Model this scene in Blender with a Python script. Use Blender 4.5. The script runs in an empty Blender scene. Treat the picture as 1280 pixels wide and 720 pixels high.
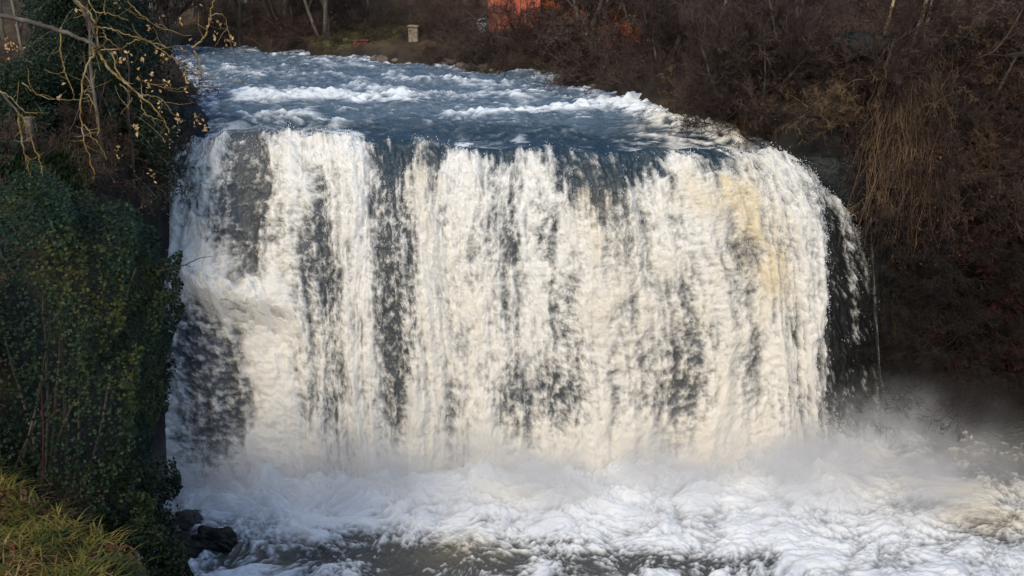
import bpy, math, random
import numpy as np
from mathutils import Vector

random.seed(7)
RNG = np.random.default_rng(11)
S = bpy.context.scene
COL = S.collection
PI = math.pi

# ------------------------------------------------------------------ camera model (photo 1280x720)
F = 1372.0
PITCH = math.radians(17.0)
CAMZ = 12.0
CP, SP = math.cos(PITCH), math.sin(PITCH)

def ray(px, py):
    a = (px - 640.0) / F
    b = (360.0 - py) / F
    return np.array([a, CP + SP * b, -SP + CP * b])

def at_y(px, py, y):
    d = ray(px, py)
    return np.array([0, 0, CAMZ]) + d * (y / d[1])

def at_z(px, py, z):
    d = ray(px, py)
    return np.array([0, 0, CAMZ]) + d * ((z - CAMZ) / d[2])

def project(P):
    x, y, z = P[..., 0], P[..., 1], P[..., 2] - CAMZ
    dep = y * CP - z * SP
    return 640 + F * x / dep, 360 - F * (y * SP + z * CP) / dep

# ------------------------------------------------------------------ noise
def _hash(ix, iy, seed):
    h = (ix.astype(np.int64) * 374761393 + iy.astype(np.int64) * 668265263 + seed * 974634777) & 0xFFFFFFFF
    h = ((h ^ (h >> 13)) * 1274126177) & 0xFFFFFFFF
    return (h ^ (h >> 16)) & 0xFFFF

_ang = np.arange(65536) * (2 * PI / 65536)
_gx, _gy = np.cos(_ang), np.sin(_ang)

def pn(x, y, seed=0):
    x = np.asarray(x, float); y = np.asarray(y, float)
    ix = np.floor(x); iy = np.floor(y)
    fx = x - ix; fy = y - iy
    u = fx * fx * fx * (fx * (fx * 6 - 15) + 10)
    v = fy * fy * fy * (fy * (fy * 6 - 15) + 10)
    def g(dx, dy):
        k = _hash(ix + dx, iy + dy, seed)
        return _gx[k] * (fx - dx) + _gy[k] * (fy - dy)
    a = g(0, 0); b = g(1, 0); c = g(0, 1); d = g(1, 1)
    return ((a + (b - a) * u) + ((c + (d - c) * u) - (a + (b - a) * u)) * v) * 1.5

def fbm(x, y, octv=4, seed=0, gain=.5):
    s = 0; a = 1; f = 1
    for k in range(octv):
        s = s + a * pn(x * f + 17.3 * k, y * f - 9.1 * k, seed + k)
        a *= gain; f *= 2.03
    return s

def billow(x, y, octv=3, seed=0, gain=.5):
    s = 0; a = 1; f = 1
    for k in range(octv):
        s = s + a * (np.abs(pn(x * f + 5.3 * k, y * f + 3.1 * k, seed + k)) * 2 - .6)
        a *= gain; f *= 2.1
    return s

def sst(a, b, x):
    t = np.clip((np.asarray(x, float) - a) / (b - a), 0, 1)
    return t * t * (3 - 2 * t)

# ------------------------------------------------------------------ helpers
def tag(o, label=None, cat=None, group=None, kind=None):
    if label: o['label'] = label
    if cat: o['category'] = cat
    if group: o['group'] = group
    if kind: o['kind'] = kind
    return o

def link(o, parent=None):
    COL.objects.link(o)
    if parent is not None: o.parent = parent
    return o

def empty(name, loc=(0, 0, 0), rz=0):
    o = bpy.data.objects.new(name, None)
    o.location = loc; o.rotation_euler = (0, 0, rz)
    o.empty_display_size = .2
    return link(o)

def mesh_np(name, V, Fc, mat, parent=None, smooth=True, attrs=None, nper=None):
    """V (n,3), Fc (m,k) index array"""
    me = bpy.data.meshes.new(name)
    V = np.asarray(V, np.float32); Fc = np.asarray(Fc, np.int32)
    m, k = Fc.shape
    me.vertices.add(len(V)); me.vertices.foreach_set('co', V.ravel())
    me.loops.add(m * k); me.loops.foreach_set('vertex_index', Fc.ravel())
    me.polygons.add(m)
    me.polygons.foreach_set('loop_start', np.arange(0, m * k, k, dtype=np.int32))
    me.polygons.foreach_set('use_smooth', np.full(m, smooth))
    me.update(calc_edges=True)
    if attrs:
        for an, av in attrs.items():
            av = np.asarray(av, np.float32)
            if av.ndim == 1:
                a = me.attributes.new(an, 'FLOAT', 'POINT'); a.data.foreach_set('value', av)
            else:
                a = me.attributes.new(an, 'FLOAT_VECTOR', 'POINT'); a.data.foreach_set('vector', av.ravel())
    me.materials.append(mat)
    o = bpy.data.objects.new(name, me)
    return link(o, parent)

def grid_faces(nr, nc):
    i = np.arange(nr * nc).reshape(nr, nc)
    return np.stack([i[:-1, :-1], i[:-1, 1:], i[1:, 1:], i[1:, :-1]], -1).reshape(-1, 4)

def tubes_arrays(lines, sides=4):
    """lines: list of (pts(n,3), radii(n,))"""
    Vs, Fs, off = [], [], 0
    ang = np.arange(sides) * 2 * PI / sides
    ca, sa = np.cos(ang), np.sin(ang)
    for P, R in lines:
        P = np.asarray(P, float); R = np.asarray(R, float); n = len(P)
        T = np.gradient(P, axis=0); T /= np.linalg.norm(T, axis=1, keepdims=True) + 1e-9
        ref = np.array([0, 0, 1.0]) if abs(T[:, 2]).mean() < .8 else np.array([1.0, .2, 0])
        A = np.cross(T, ref); A /= np.linalg.norm(A, axis=1, keepdims=True) + 1e-9
        B = np.cross(T, A)
        V = P[:, None, :] + R[:, None, None] * (ca[None, :, None] * A[:, None, :] + sa[None, :, None] * B[:, None, :])
        i = np.arange(n * sides).reshape(n, sides) + off
        j = np.roll(i, -1, 1)
        Fs.append(np.stack([i[:-1], j[:-1], j[1:], i[1:]], -1).reshape(-1, 4))
        Vs.append(V.reshape(-1, 3)); off += n * sides
    return np.concatenate(Vs), np.concatenate(Fs)

def tubes(name, lines, mat, parent=None, sides=4):
    V, Fc = tubes_arrays(lines, sides)
    return mesh_np(name, V, Fc, mat, parent)

def leaves_arrays(P, N, size, aspect=1.5, rng=RNG, bend=.25):
    """leaf-shaped (two triangles folded quads) at P facing roughly N"""
    n = len(P)
    N = N / (np.linalg.norm(N, axis=1, keepdims=True) + 1e-9)
    r = rng.normal(size=(n, 3))
    A = np.cross(N, r); A /= np.linalg.norm(A, axis=1, keepdims=True) + 1e-9
    B = np.cross(N, A)
    s = np.asarray(size)[:, None] if np.ndim(size) else size
    v0 = P - A * s * aspect * .5
    v1 = P + B * s * .5 + N * s * bend * .4
    v2 = P + A * s * aspect * .5
    v3 = P - B * s * .5 + N * s * bend * .4
    V = np.stack([v0, v1, v2, v3], 1).reshape(-1, 3)
    i = np.arange(n)[:, None] * 4
    Fc = np.concatenate([i + np.array([[0, 1, 2]]), i + np.array([[0, 2, 3]])], 0)
    return V, Fc

# ------------------------------------------------------------------ materials
def newmat(name):
    m = bpy.data.materials.new(name); m.use_nodes = True
    nt = m.node_tree; nt.nodes.clear()
    out = nt.nodes.new('ShaderNodeOutputMaterial')
    return m, nt, out

class NB:
    def __init__(s, nt): s.nt = nt
    def n(s, t, **kw):
        nd = s.nt.nodes.new(t)
        for k, v in kw.items(): setattr(nd, k, v)
        return nd
    def L(s, a, b): s.nt.links.new(a, b)
    def noise(s, vec, scale, detail=4, rough=.55, dist=0):
        nd = s.n('ShaderNodeTexNoise'); nd.inputs['Scale'].default_value = scale
        nd.inputs['Detail'].default_value = detail; nd.inputs['Roughness'].default_value = rough
        nd.inputs['Distortion'].default_value = dist
        if vec is not None: s.L(vec, nd.inputs['Vector'])
        return nd.outputs['Fac']
    def ramp(s, fac, stops):
        nd = s.n('ShaderNodeValToRGB'); e = nd.color_ramp.elements
        while len(e) < len(stops): e.new(.5)
        for i, (p, c) in enumerate(stops):
            e[i].position = p; e[i].color = (*c, 1)
        s.L(fac, nd.inputs[0]); return nd.outputs[0]
    def mix(s, fac, a, b, mode='MIX'):
        nd = s.n('ShaderNodeMix', data_type='RGBA', blend_type=mode)
        for sock, v in ((0, fac), (6, a), (7, b)):
            if isinstance(v, (int, float)): nd.inputs[sock].default_value = v
            elif isinstance(v, tuple): nd.inputs[sock].default_value = (*v, 1)
            else: s.L(v, nd.inputs[sock])
        return nd.outputs[2]
    def math(s, op, a, b=0, c=None, clamp=False):
        nd = s.n('ShaderNodeMath', operation=op, use_clamp=clamp)
        for i, v in enumerate((a, b, c)):
            if v is None: continue
            if isinstance(v, (int, float)): nd.inputs[i].default_value = v
            else: s.L(v, nd.inputs[i])
        return nd.outputs[0]
    def attr(s, name):
        nd = s.n('ShaderNodeAttribute', attribute_name=name); return nd.outputs['Fac']
    def pos(s, obj=True):
        tc = s.n('ShaderNodeTexCoord'); return tc.outputs['Object']
    def bump(s, h, strength=.5, dist=.05):
        nd = s.n('ShaderNodeBump'); nd.inputs['Strength'].default_value = strength
        nd.inputs['Distance'].default_value = dist; s.L(h, nd.inputs['Height']); return nd.outputs[0]
    def bsdf(s, color, rough=.8, normal=None, spec=.5, ior=1.45):
        nd = s.n('ShaderNodeBsdfPrincipled')
        if isinstance(color, tuple): nd.inputs['Base Color'].default_value = (*color, 1)
        else: s.L(color, nd.inputs['Base Color'])
        if isinstance(rough, (int, float)): nd.inputs['Roughness'].default_value = rough
        else: s.L(rough, nd.inputs['Roughness'])
        nd.inputs['Specular IOR Level'].default_value = spec
        nd.inputs['IOR'].default_value = ior
        if normal is not None: s.L(normal, nd.inputs['Normal'])
        return nd

def simple(name, stops, scale=3.0, rough=.85, bumpd=.02, detail=5, spec=.3, objrand=.0, stretch=None):
    m, nt, out = newmat(name); b = NB(nt)
    p = b.pos()
    if stretch:
        mp = b.n('ShaderNodeMapping'); mp.inputs['Scale'].default_value = stretch; b.L(p, mp.inputs[0]); p = mp.outputs[0]
    f = b.noise(p, scale, detail)
    c = b.ramp(f, stops)
    if objrand > 0:
        oi = b.n('ShaderNodeObjectInfo')
        v = b.math('MULTIPLY_ADD', oi.outputs['Random'], objrand * 2, 1 - objrand)
        hs = b.n('ShaderNodeHueSaturation'); b.L(v, hs.inputs['Value']); b.L(c, hs.inputs['Color']); c = hs.outputs[0]
        hv = b.math('MULTIPLY_ADD', oi.outputs['Random'], .03, .487); b.L(hv, hs.inputs['Hue'])
    nrm = b.bump(b.noise(p, scale * 6, 4), .6, bumpd)
    s = b.bsdf(c, rough, nrm, spec)
    b.L(s.outputs[0], out.inputs[0]); return m

M = {}
M['twig'] = simple('brown_twigs', [(.3, (.032, .020, .016)), (.7, (.092, .058, .045))], 1.5, objrand=.45)
M['twig_red'] = simple('reddish_twigs', [(.3, (.03, .011, .010)), (.7, (.085, .03, .024))], 1.5, objrand=.3)
M['twig_orange'] = simple('orange_twigs', [(.3, (.10, .026, .012)), (.7, (.32, .09, .035))], 1.5, objrand=.3)
M['twig_tan'] = simple('tan_twigs', [(.3, (.10, .060, .035)), (.7, (.22, .14, .08))], 2.5, objrand=.25)
M['twig_dark'] = simple('dark_twigs', [(.3, (.014, .011, .010)), (.7, (.035, .025, .02))], 1.5, objrand=.4)
M['bark'] = simple('grey_bark', [(.3, (.05, .042, .032)), (.5, (.10, .085, .065)), (.7, (.20, .18, .14))], 6, bumpd=.02, objrand=.3, stretch=(1, 1, .25))
M['bark_tan'] = simple('tan_bark', [(.3, (.13, .09, .055)), (.7, (.34, .25, .16))], 6, bumpd=.02, objrand=.3, stretch=(1, 1, .25))
M['lichen'] = simple('lichen_bark', [(.32, (.07, .045, .018)), (.5, (.22, .14, .04)), (.68, (.26, .23, .15))], 9, bumpd=.006)
M['dry_leaf'] = simple('dry_leaves', [(.35, (.22, .11, .05)), (.7, (.50, .32, .17))], 5, objrand=.1)
M['rock'] = simple('wet_rock', [(.3, (.006, .008, .010)), (.55, (.016, .017, .016)), (.75, (.04, .038, .028))], 1.6, rough=.5, bumpd=.12, detail=8, spec=.3)
M['stone'] = simple('bank_stone', [(.3, (.07, .055, .045)), (.7, (.26, .21, .16))], 3, objrand=.4, bumpd=.05)

def leafmat(name, stops, scale, trans=.2, rough=.5, fine=14):
    m, nt, out = newmat(name); b = NB(nt); p = b.pos()
    f = b.noise(p, scale, 3); g = b.noise(p, fine, 2)
    f = b.math('ADD', b.math('MULTIPLY', f, .6), b.math('MULTIPLY', g, .4))
    c = b.ramp(f, stops)
    s = b.bsdf(c, rough, None, .3)
    t = b.n('ShaderNodeBsdfTranslucent'); b.L(c, t.inputs[0])
    mx = b.n('ShaderNodeMixShader'); mx.inputs[0].default_value = trans
    b.L(s.outputs[0], mx.inputs[1]); b.L(t.outputs[0], mx.inputs[2]); b.L(mx.outputs[0], out.inputs[0])
    return m
M['ivy'] = leafmat('ivy_leaves', [(.38, (.006, .020, .013)), (.5, (.018, .038, .012)), (.62, (.070, .068, .015))], .8)
M['conifer'] = leafmat('conifer_needles', [(.35, (.006, .016, .012)), (.65, (.028, .045, .018))], 1.5)
M['grass'] = leafmat('grass_blades', [(.38, (.035, .05, .010)), (.46, (.11, .12, .02)), (.54, (.19, .16, .03)), (.60, (.40, .26, .10))], 1.6, .3, .6, 11)
M['turf'] = leafmat('field_grass', [(.36, (.045, .050, .02)), (.64, (.12, .10, .045))], 1.2, .2, .8)
M['orange_leaf'] = leafmat('orange_leaves', [(.35, (.20, .05, .02)), (.65, (.50, .14, .04))], 2)
M['red_leaf'] = leafmat('dark_red_leaves', [(.35, (.026, .006, .006)), (.65, (.07, .016, .013))], 2)
M['brown_leaf'] = leafmat('brown_leaves', [(.35, (.05, .025, .012)), (.65, (.16, .08, .035))], 2)

def ground_mat():
    m, nt, out = newmat('leaf_litter_ground'); b = NB(nt); p = b.pos()
    f = b.noise(p, .6, 8, .65)
    c = b.ramp(f, [(.3, (.022, .016, .011)), (.48, (.06, .04, .026)), (.62, (.085, .065, .035)), (.75, (.05, .06, .022))])
    geo = b.n('ShaderNodeNewGeometry'); sx = b.n('ShaderNodeSeparateXYZ'); b.L(geo.outputs['Normal'], sx.inputs[0])
    st = b.math('SUBTRACT', .75, sx.outputs[2]); st = b.math('MULTIPLY', st, 3, clamp=True)
    rk = b.ramp(b.noise(p, 1.7, 8, .6), [(.35, (.012, .012, .012)), (.6, (.035, .032, .026)), (.75, (.055, .055, .03))])
    c = b.mix(st, c, rk)
    g = b.attr('grassy')
    gc = b.ramp(b.noise(p, 2.5, 5), [(.3, (.06, .065, .02)), (.7, (.16, .14, .05))])
    c = b.mix(g, c, gc)
    nrm = b.bump(b.noise(p, 5, 8, .7), .9, .12)
    s = b.bsdf(c, .9, nrm, .2); b.L(s.outputs[0], out.inputs[0]); return m
M['ground'] = ground_mat()

def water_mat(name, deep, foam_lo, foam_hi, rough=.12, bump_scale=5, bump_d=.05, cream=(.70, .58, .36), lo=.05, hi=.9, fb=(.3, .012), sss=0, fna=.45):
    m, nt, out = newmat(name); b = NB(nt); p = b.pos()
    foam = b.attr('foam'); tint = b.attr('tint')
    fn = b.noise(p, 16, 4, .7)
    foam2 = b.math('ADD', foam, b.math('MULTIPLY', b.math('SUBTRACT', fn, .5), fna))
    mr = b.n('ShaderNodeMapRange', interpolation_type='SMOOTHSTEP'); b.L(foam2, mr.inputs[0])
    mr.inputs[1].default_value = lo; mr.inputs[2].default_value = hi
    fac = mr.outputs[0]
    fc = b.mix(b.noise(p, 2.2, 4), foam_lo, foam_hi)
    fc = b.mix(tint, fc, cream)  # cream blended into the foam colour where tint is set
    n1 = b.bump(b.noise(p, bump_scale, 6, .6), .8, bump_d)
    n2 = b.bump(b.noise(p, 22, 4, .6), *fb)
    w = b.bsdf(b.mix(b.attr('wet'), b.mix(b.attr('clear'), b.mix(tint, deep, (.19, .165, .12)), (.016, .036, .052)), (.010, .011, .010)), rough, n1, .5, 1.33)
    f = b.bsdf(fc, .7, n2, .2)
    if sss:
        f.inputs['Subsurface Weight'].default_value = sss; f.inputs['Subsurface Scale'].default_value = .12
        f.inputs['Subsurface Radius'].default_value = (1, 1, 1)
    mx = b.n('ShaderNodeMixShader'); b.L(fac, mx.inputs[0]); b.L(w.outputs[0], mx.inputs[1]); b.L(f.outputs[0], mx.inputs[2])
    b.L(mx.outputs[0], out.inputs[0]); return m
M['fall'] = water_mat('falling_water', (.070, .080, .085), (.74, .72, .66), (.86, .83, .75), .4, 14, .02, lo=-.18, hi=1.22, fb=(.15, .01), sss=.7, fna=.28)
M['river'] = water_mat('river_water', (.085, .127, .168), (.60, .68, .74), (.84, .84, .80), .16, 4, .16, lo=.0, hi=1.0)  # blue of aerated water, plus sky reflection put into the base colour
M['pool'] = water_mat('pool_water', (.075, .080, .075), (.70, .75, .79), (.85, .86, .85), .22, 5, .06, lo=-.15, hi=1.0, fb=(.12, .01), sss=.7, fna=.3)

# ------------------------------------------------------------------ terrain
RIV_Y = [25.0, 26.0, 26.6, 27.5, 31.0, 34.6, 38.0, 41.2, 44.5, 48.5, 50.5, 52]
RIV_XR = [8.2, 7.4, 5.9, 4.0, 3.0, 2.2, 1.1, -2.4, -7.0, -12., -18, -30]
RIV_XL = [-8.1, -8.1, -8.2, -8.3, -8.7, -9.6, -10.8, -12., -13.4, -15.5, -22, -34]

LIP = [(238, 176, 26.2), (280, 168, 26.4), (330, 166, 26.4), (430, 172, 26.0), (550, 178, 25.8), (640, 186, 25.6), (740, 192, 25.4),
       (820, 187, 25.5), (880, 187, 25.7), (950, 197, 25.9), (1000, 209, 26.1), (1042, 256, 26.4), (1074, 345, 26.6)]
LIPW = np.array([at_y(*c) for c in LIP])
BASE = [(214, 616), (292, 608), (385, 604), (455, 600), (555, 596), (645, 592), (770, 590), (892, 584), (978, 576), (1022, 568), (1046, 560), (1075, 548), (1106, 534)]
BASEW = np.array([at_z(px, py, 0) for px, py in BASE])

def lip_y(x): return np.interp(x, LIPW[:, 0], LIPW[:, 1])
def lip_wave(x): return .13 * pn(x * .55, 0 * x + 4, 61) + .07 * pn(x * 1.7, 0 * x + 9, 62)
def lip_z(x): return np.interp(x, LIPW[:, 0], LIPW[:, 2]) + lip_wave(x)

def river_level(x, y):
    s = np.maximum(y - lip_y(x), 0)
    zl = np.maximum(lip_z(x), 6.9)
    kk = 1 - np.clip(1 - s / 2.6, 0, 1) ** 2.2
    return zl * (1 - kk) + (7.84 + .006 * s) * kk

def terrain(x, y):
    x = np.asarray(x, float); y = np.asarray(y, float)
    xr = np.interp(y, RIV_Y, RIV_XR); xl = np.interp(y, RIV_Y, RIV_XL)
    dR = x - xr; dL = xl - x
    n = fbm(x * .35, y * .35, 4, 3) * .35
    # upper ground
    bankR = 7.5 + 1.0 * sst(-.2, 1.2, dR) + (.45 + 1.35 * sst(34, 28, y)) * sst(.8, 7, dR) + 1.2 * sst(8, 30, dR)
    bankL = 7.5 + .9 * sst(-.3, 1.0, dL) + .7 * sst(1, 6, dL)
    bed = 6.6
    up = np.maximum(np.where(dR > -.3, bankR, bed), np.where(dL > -.3, bankL, bed))
    far = sst(49, 54, y)
    up = up * (1 - far) + np.maximum(up, 8.3) * far + 12 * sst(75, 140, y)
    up = up + n * sst(0, 2, np.maximum(dR, dL))
    # cliff edge in plan
    yc = np.where(x < -8.1, 16.6, np.where(x > 8.2, 26.9 + .35 * (x - 8.2) * 0.6, lip_y(x) + .25))
    yc = np.where(x > 13.5, yc - sst(13.5, 16.5, x) * 22, yc)
    yc = yc + .5 * fbm(x * .7, y * .25, 3, 8) * (np.abs(x) > 8.1)
    low = -.9 + 0 * x
    # left bank of the pool
    wl = sst(-7.4, -9.0, x)
    low = low * (1 - wl) + wl * 4.0
    k = sst(yc - 1.0, yc + .1, y)
    z = low * (1 - k) + up * k
    # foreground bank (camera stands on it)
    edge = 9.5 - .82 * (x + 3.5)
    fgl = 6.12 + .25 * sst(9, 3, y) * 14 + .15 * fbm(x * 1.1, y * 1.1, 3, 5)
    fgr = 10.4 - np.maximum(y - 1.6, 0) * 1.25
    fg = np.where(y < 20, np.maximum(fgr, -.9), -.9)
    wleft = sst(-2.9, -3.9, x)
    fgl2 = fgl - 3.2 * sst(-.1, 2.2, y - np.clip(edge, 9.5, 14)) - 6 * sst(13.2, 15.0, y)
    fg = fg * (1 - wleft) + wleft * np.maximum(fg, fgl2)
    fg = np.where(y < 18.5, fg, -9)
    # spur under the ivy
    spur = 7.6 * sst(-5.9, -6.9, x) * sst(13.0, 13.9, y) * sst(16.5, 14.8, y)
    z = np.where(y < 18.6, np.maximum(fg, np.where(x < -7, np.minimum(low, 4), -.9)), z)
    z = np.where(spur > .4, np.maximum(z, spur), z)
    return z

def axis(parts):
    out = []
    for a, b, n in parts: out.append(np.linspace(a, b, n, endpoint=False))
    out.append([parts[-1][1]]); return np.concatenate(out)

xs = axis([(-400, -60, 16), (-60, -20, 50), (-20, 20, 330), (20, 60, 50), (60, 400, 16)])
ys = axis([(-60, 0, 20), (0, 16, 100), (16, 32, 180), (32, 56, 160), (56, 100, 70), (100, 500, 24)])
X, Y = np.meshgrid(xs, ys)
Z = terrain(X, Y)
det = (np.abs(X) < 25) & (Y < 60)
Z = Z + np.where(det, .10 * fbm(X * 1.8, Y * 1.8, 3, 21), 0)
grassy = sst(.15, -.1, np.hypot((X + 5.6) / 2.6, (Y - 47.5) / 2.6) - 1.0) + sst(.2, -.1, np.hypot((X - 12.5) / 3, (Y - 31.5) / 1.2) - 1) \
    + sst(-3, -4, X) * sst(13, 12, Y) * .8 + sst(-9.5, -10.5, X) * sst(22, 24, Y) * sst(34, 30, Y) * .7
tobj = mesh_np('ground', np.stack([X, Y, Z], -1).reshape(-1, 3), grid_faces(*X.shape), M['ground'], attrs={'grassy': np.clip(grassy, 0, 1).ravel()})
tag(tobj, kind='structure')

def hit(px, py, y0=3, y1=110):
    d = ray(px, py)
    yy = np.arange(y0, y1, .05)
    P = np.array([0, 0, CAMZ])[None] + d[None] * (yy / d[1])[:, None]
    zt = terrain(P[:, 0], P[:, 1])
    w = np.nonzero(P[:, 2] < zt)[0]
    if len(w) == 0: return None
    return P[w[0]]

# ------------------------------------------------------------------ waterfall sheet
NU, NV = 1150, 620
ctl = np.array([c[0] for c in LIP], float)
pxu = np.linspace(ctl[0], ctl[-1], NU)
def smooth_interp(q, xp, fp):
    y = np.interp(q, xp, fp)
    k = 41; pad = np.pad(y, k, mode='edge')
    # keep slope at the ends
    pad[:k] = y[0] - (y[1] - y[0]) * np.arange(k, 0, -1); pad[-k:] = y[-1] + (y[-1] - y[-2]) * np.arange(1, k + 1)
    ker = np.hanning(2 * k + 1); ker /= ker.sum()
    return np.convolve(pad, ker, 'valid')
L3 = np.stack([smooth_interp(pxu, ctl, LIPW[:, i]) for i in range(3)], -1)
L3[:, 2] += lip_wave(L3[:, 0])
B3 = np.stack([smooth_interp(pxu, ctl, BASEW[:, i]) for i in range(3)], -1)
tt = np.linspace(-.12, 1.03, NV)
T = tt[:, None]
Tp = np.clip(T, 0, None)
Tx = np.where(T > 0, np.clip(T, 1e-6, None) ** (1 - .35 * sst(760, 860, pxu)[None, :]), T)
Px = L3[None, :, 0] + (B3[None, :, 0] - L3[None, :, 0]) * Tx
Py = L3[None, :, 1] + (B3[None, :, 1] - L3[None, :, 1]) * T
Pz = L3[None, :, 2] * (1 - Tp ** 2) + .03 - .45 * Tp * np.clip(1 - Tp, 0, 1)
# approach part lies on the river direction (upstream = +y)
neg = np.clip(-T, 0, None)
Px = np.where(T < 0, L3[None, :, 0] - neg * 1.0 * 0, Px)
Py = np.where(T < 0, L3[None, :, 1] + neg * 6, Py)
Pz = np.where(T < 0, L3[None, :, 2] + .03 - neg * .6, Pz)
# left ledge: second path
wl = sst(390, 290, pxu)[None, :]
midc = np.array([at_y(198, 340, 25.1), at_y(312, 352, 24.6), at_y(405, 352, 24.7)])
mx_ = np.stack([np.interp(pxu, [238, 330, 400], midc[:, i]) for i in range(3)], -1)
tm = .52
a1 = np.clip(T / tm, 0, 1); a2 = np.clip((T - tm) / (1 - tm), 0, 1.05)
LX = np.where(T < tm, L3[None, :, 0] + (mx_[None, :, 0] - L3[None, :, 0]) * a1 ** .7, mx_[None, :, 0] + (B3[None, :, 0] - mx_[None, :, 0]) * (a2 ** .85))
LY = np.where(T < tm, L3[None, :, 1] + (mx_[None, :, 1] - L3[None, :, 1]) * a1, mx_[None, :, 1] + (B3[None, :, 1] - mx_[None, :, 1]) * (a2 ** .8))
LZ = np.where(T < tm, L3[None, :, 2] + (mx_[None, :, 2] - L3[None, :, 2]) * a1 ** 1.6, mx_[None, :, 2] * (1 - a2 ** 1.5))
wl = wl * (T > 0)
Px = Px * (1 - wl) + LX * wl + .16 * fbm(Tp * 7 + 0 * Px, Tp * 0 + 2, 3, 33) * sst(300, 238, pxu)[None, :] * (T > 0) + .12 * fbm(Tp * 9 + 0 * Px, Tp * 0 + 7, 3, 35) * sst(1050, 1074, pxu)[None, :] * (T > 0); Py = Py * (1 - wl) + LY * wl; Pz = Pz * (1 - wl) + LZ * wl

P = np.stack([Px, Py, Pz], -1)
arc = np.concatenate([np.zeros((1, NU)), np.cumsum(np.linalg.norm(np.diff(P, axis=0), axis=2), 0)], 0)
U = np.broadcast_to(np.linspace(0, 17.5, NU)[None, :], (NV, NU))
Vv = arc
wx = .25 * pn(U * .5, Vv * .22, 41) + .07 * pn(U * 2.2, Vv * 1.0, 42)
Uw = U + wx
cols = fbm(Uw * .9, Vv * .06, 3, 50)
mids = fbm(Uw * 2.6, Vv * 1.0, 3, 54)
puff = billow(Uw * 3.4, Vv * 2.6, 3, 60)
fine = billow(Uw * 11, Vv * 5.5, 2, 66)
lace = fbm(Uw * 6.2, Vv * 4.4, 4, 70, .75)
Xp, Yp = project(P)
def blobs(lst, X_, Y_):
    r = 0 * X_
    for (cx, cy, rx, ry, s) in lst:
        r = r + s * np.exp(-(((X_ - cx) / rx) ** 2 + ((Y_ - cy) / ry) ** 2) ** 1.3)
    return r
wob = 14 * pn(Xp * .03, Yp * .012, 80)
def line_(x0, y0, x1, y1, w_):
    t_ = np.clip(((Xp - x0) * (x1 - x0) + (Yp - y0) * (y1 - y0)) / ((x1 - x0) ** 2 + (y1 - y0) ** 2), 0, 1)
    return np.exp(-(((Xp - x0 - t_ * (x1 - x0)) ** 2 + (Yp - y0 - t_ * (y1 - y0)) ** 2) / w_ ** 2))
DARK = [(297, 245, 52, 100, .85), (395, 330, 30, 80, .75), (400, 235, 16, 40, .35), (488, 280, 26, 80, .75), (500, 430, 30, 110, .80),
        (690, 280, 18, 40, .5), (705, 400, 30, 70, .7), (710, 500, 26, 50, .8), (636, 300, 22, 50, .4), (650, 500, 26, 60, .55),
        (770, 290, 16, 40, .35), (860, 400, 22, 60, .42), (918, 320, 26, 40, .45), (845, 500, 40, 60, .55), (885, 450, 26, 60, .45),
        (238, 425, 34, 55, .95), (270, 500, 46, 75, .95), (262, 570, 50, 40, .75), (1068, 420, 19, 150, 1.0), (1046, 300, 14, 60, .6), (1015, 236, 26, 26, .45),
        (560, 520, 24, 60, .4), (420, 530, 30, 50, .35), (590, 330, 20, 60, .25), (980, 520, 20, 50, .3), (430, 440, 20, 80, .3), (230, 260, 16, 30, .3),
        (800, 430, 20, 90, .3), (760, 480, 22, 60, .35), (935, 430, 16, 60, .3), (1100, 480, 20, 90, .5)]
BR = [(600, 430, 14, 150, .35), (440, 480, 18, 90, .35), (735, 300, 16, 140, .3), (790, 480, 12, 90, .3), (905, 520, 14, 60, .3), (670, 450, 10, 90, .25), (540, 450, 22, 110, .35), (345, 440, 20, 120, .45), (575, 330, 22, 180, .35), (530, 330, 16, 180, .3), (660, 330, 14, 140, .25), (455, 330, 20, 150, .3), (820, 330, 18, 150, .3),
      (985, 400, 30, 160, .4), (230, 300, 28, 40, .4), (228, 328, 50, 30, .95), (290, 368, 44, 26, .8), (336, 430, 22, 60, .8), (362, 520, 20, 70, .7), (420, 190, 70, 14, .4), (640, 210, 200, 20, .3), (900, 250, 60, 60, .3)]
dk = blobs(DARK, Xp + wob, Yp) - blobs(BR, Xp + wob, Yp)
dk = dk + .9 * line_(796, 186, 838, 224, 6) + .5 * line_(868, 178, 905, 205, 6)
dk = dk * (1 + .4 * mids)
endfoam = sst(500, 590, Yp) * .5
streak = .35 * fbm(Uw * 11, Vv * 1.6, 3, 75, .6) + 1.1 * fbm(Uw * 5.5, Vv * .22, 2, 78)
foam = .95 - .92 * dk + .44 * mids + .28 * puff + .26 * streak + .44 * lace * (.42 + .85 * np.clip(dk + .1, 0, .8)) + .42 * cols + .08 * fine + endfoam
# dark smooth water before it breaks at the lip: breaks at an uneven line
BRX, BRV = [250, 330, 400, 445, 490, 540, 575, 610, 650, 700, 760, 790, 840, 880, 940, 1000], [.05, .0, -.02, .02, .30, .30, .0, .20, .05, .30, .36, .28, .05, .20, .0, .03]
brk = np.interp(Xp, BRX, BRV) + .09 * pn(U * 1.5, U * 0 + 3, 91) + .07 * pn(U * 5, T * 4 + 8, 92) + .05 * pn(U * 13, T * 9 + 8, 93)
foam = foam - 1.2 * sst(brk + .14, brk - .10, T) * (.7 + .3 * sst(420, 520, Xp))
foam = foam - .55 * sst(.5, .9, pn(U * .55, Vv * .15, 95) + .3 * (Xp > 930)) * sst(900, 960, Xp)
shade = foam
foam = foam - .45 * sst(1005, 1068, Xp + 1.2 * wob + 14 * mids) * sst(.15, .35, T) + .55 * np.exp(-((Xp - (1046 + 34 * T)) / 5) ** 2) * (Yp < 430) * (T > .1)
foam01 = np.clip(foam, -.2, 1.2)
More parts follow.
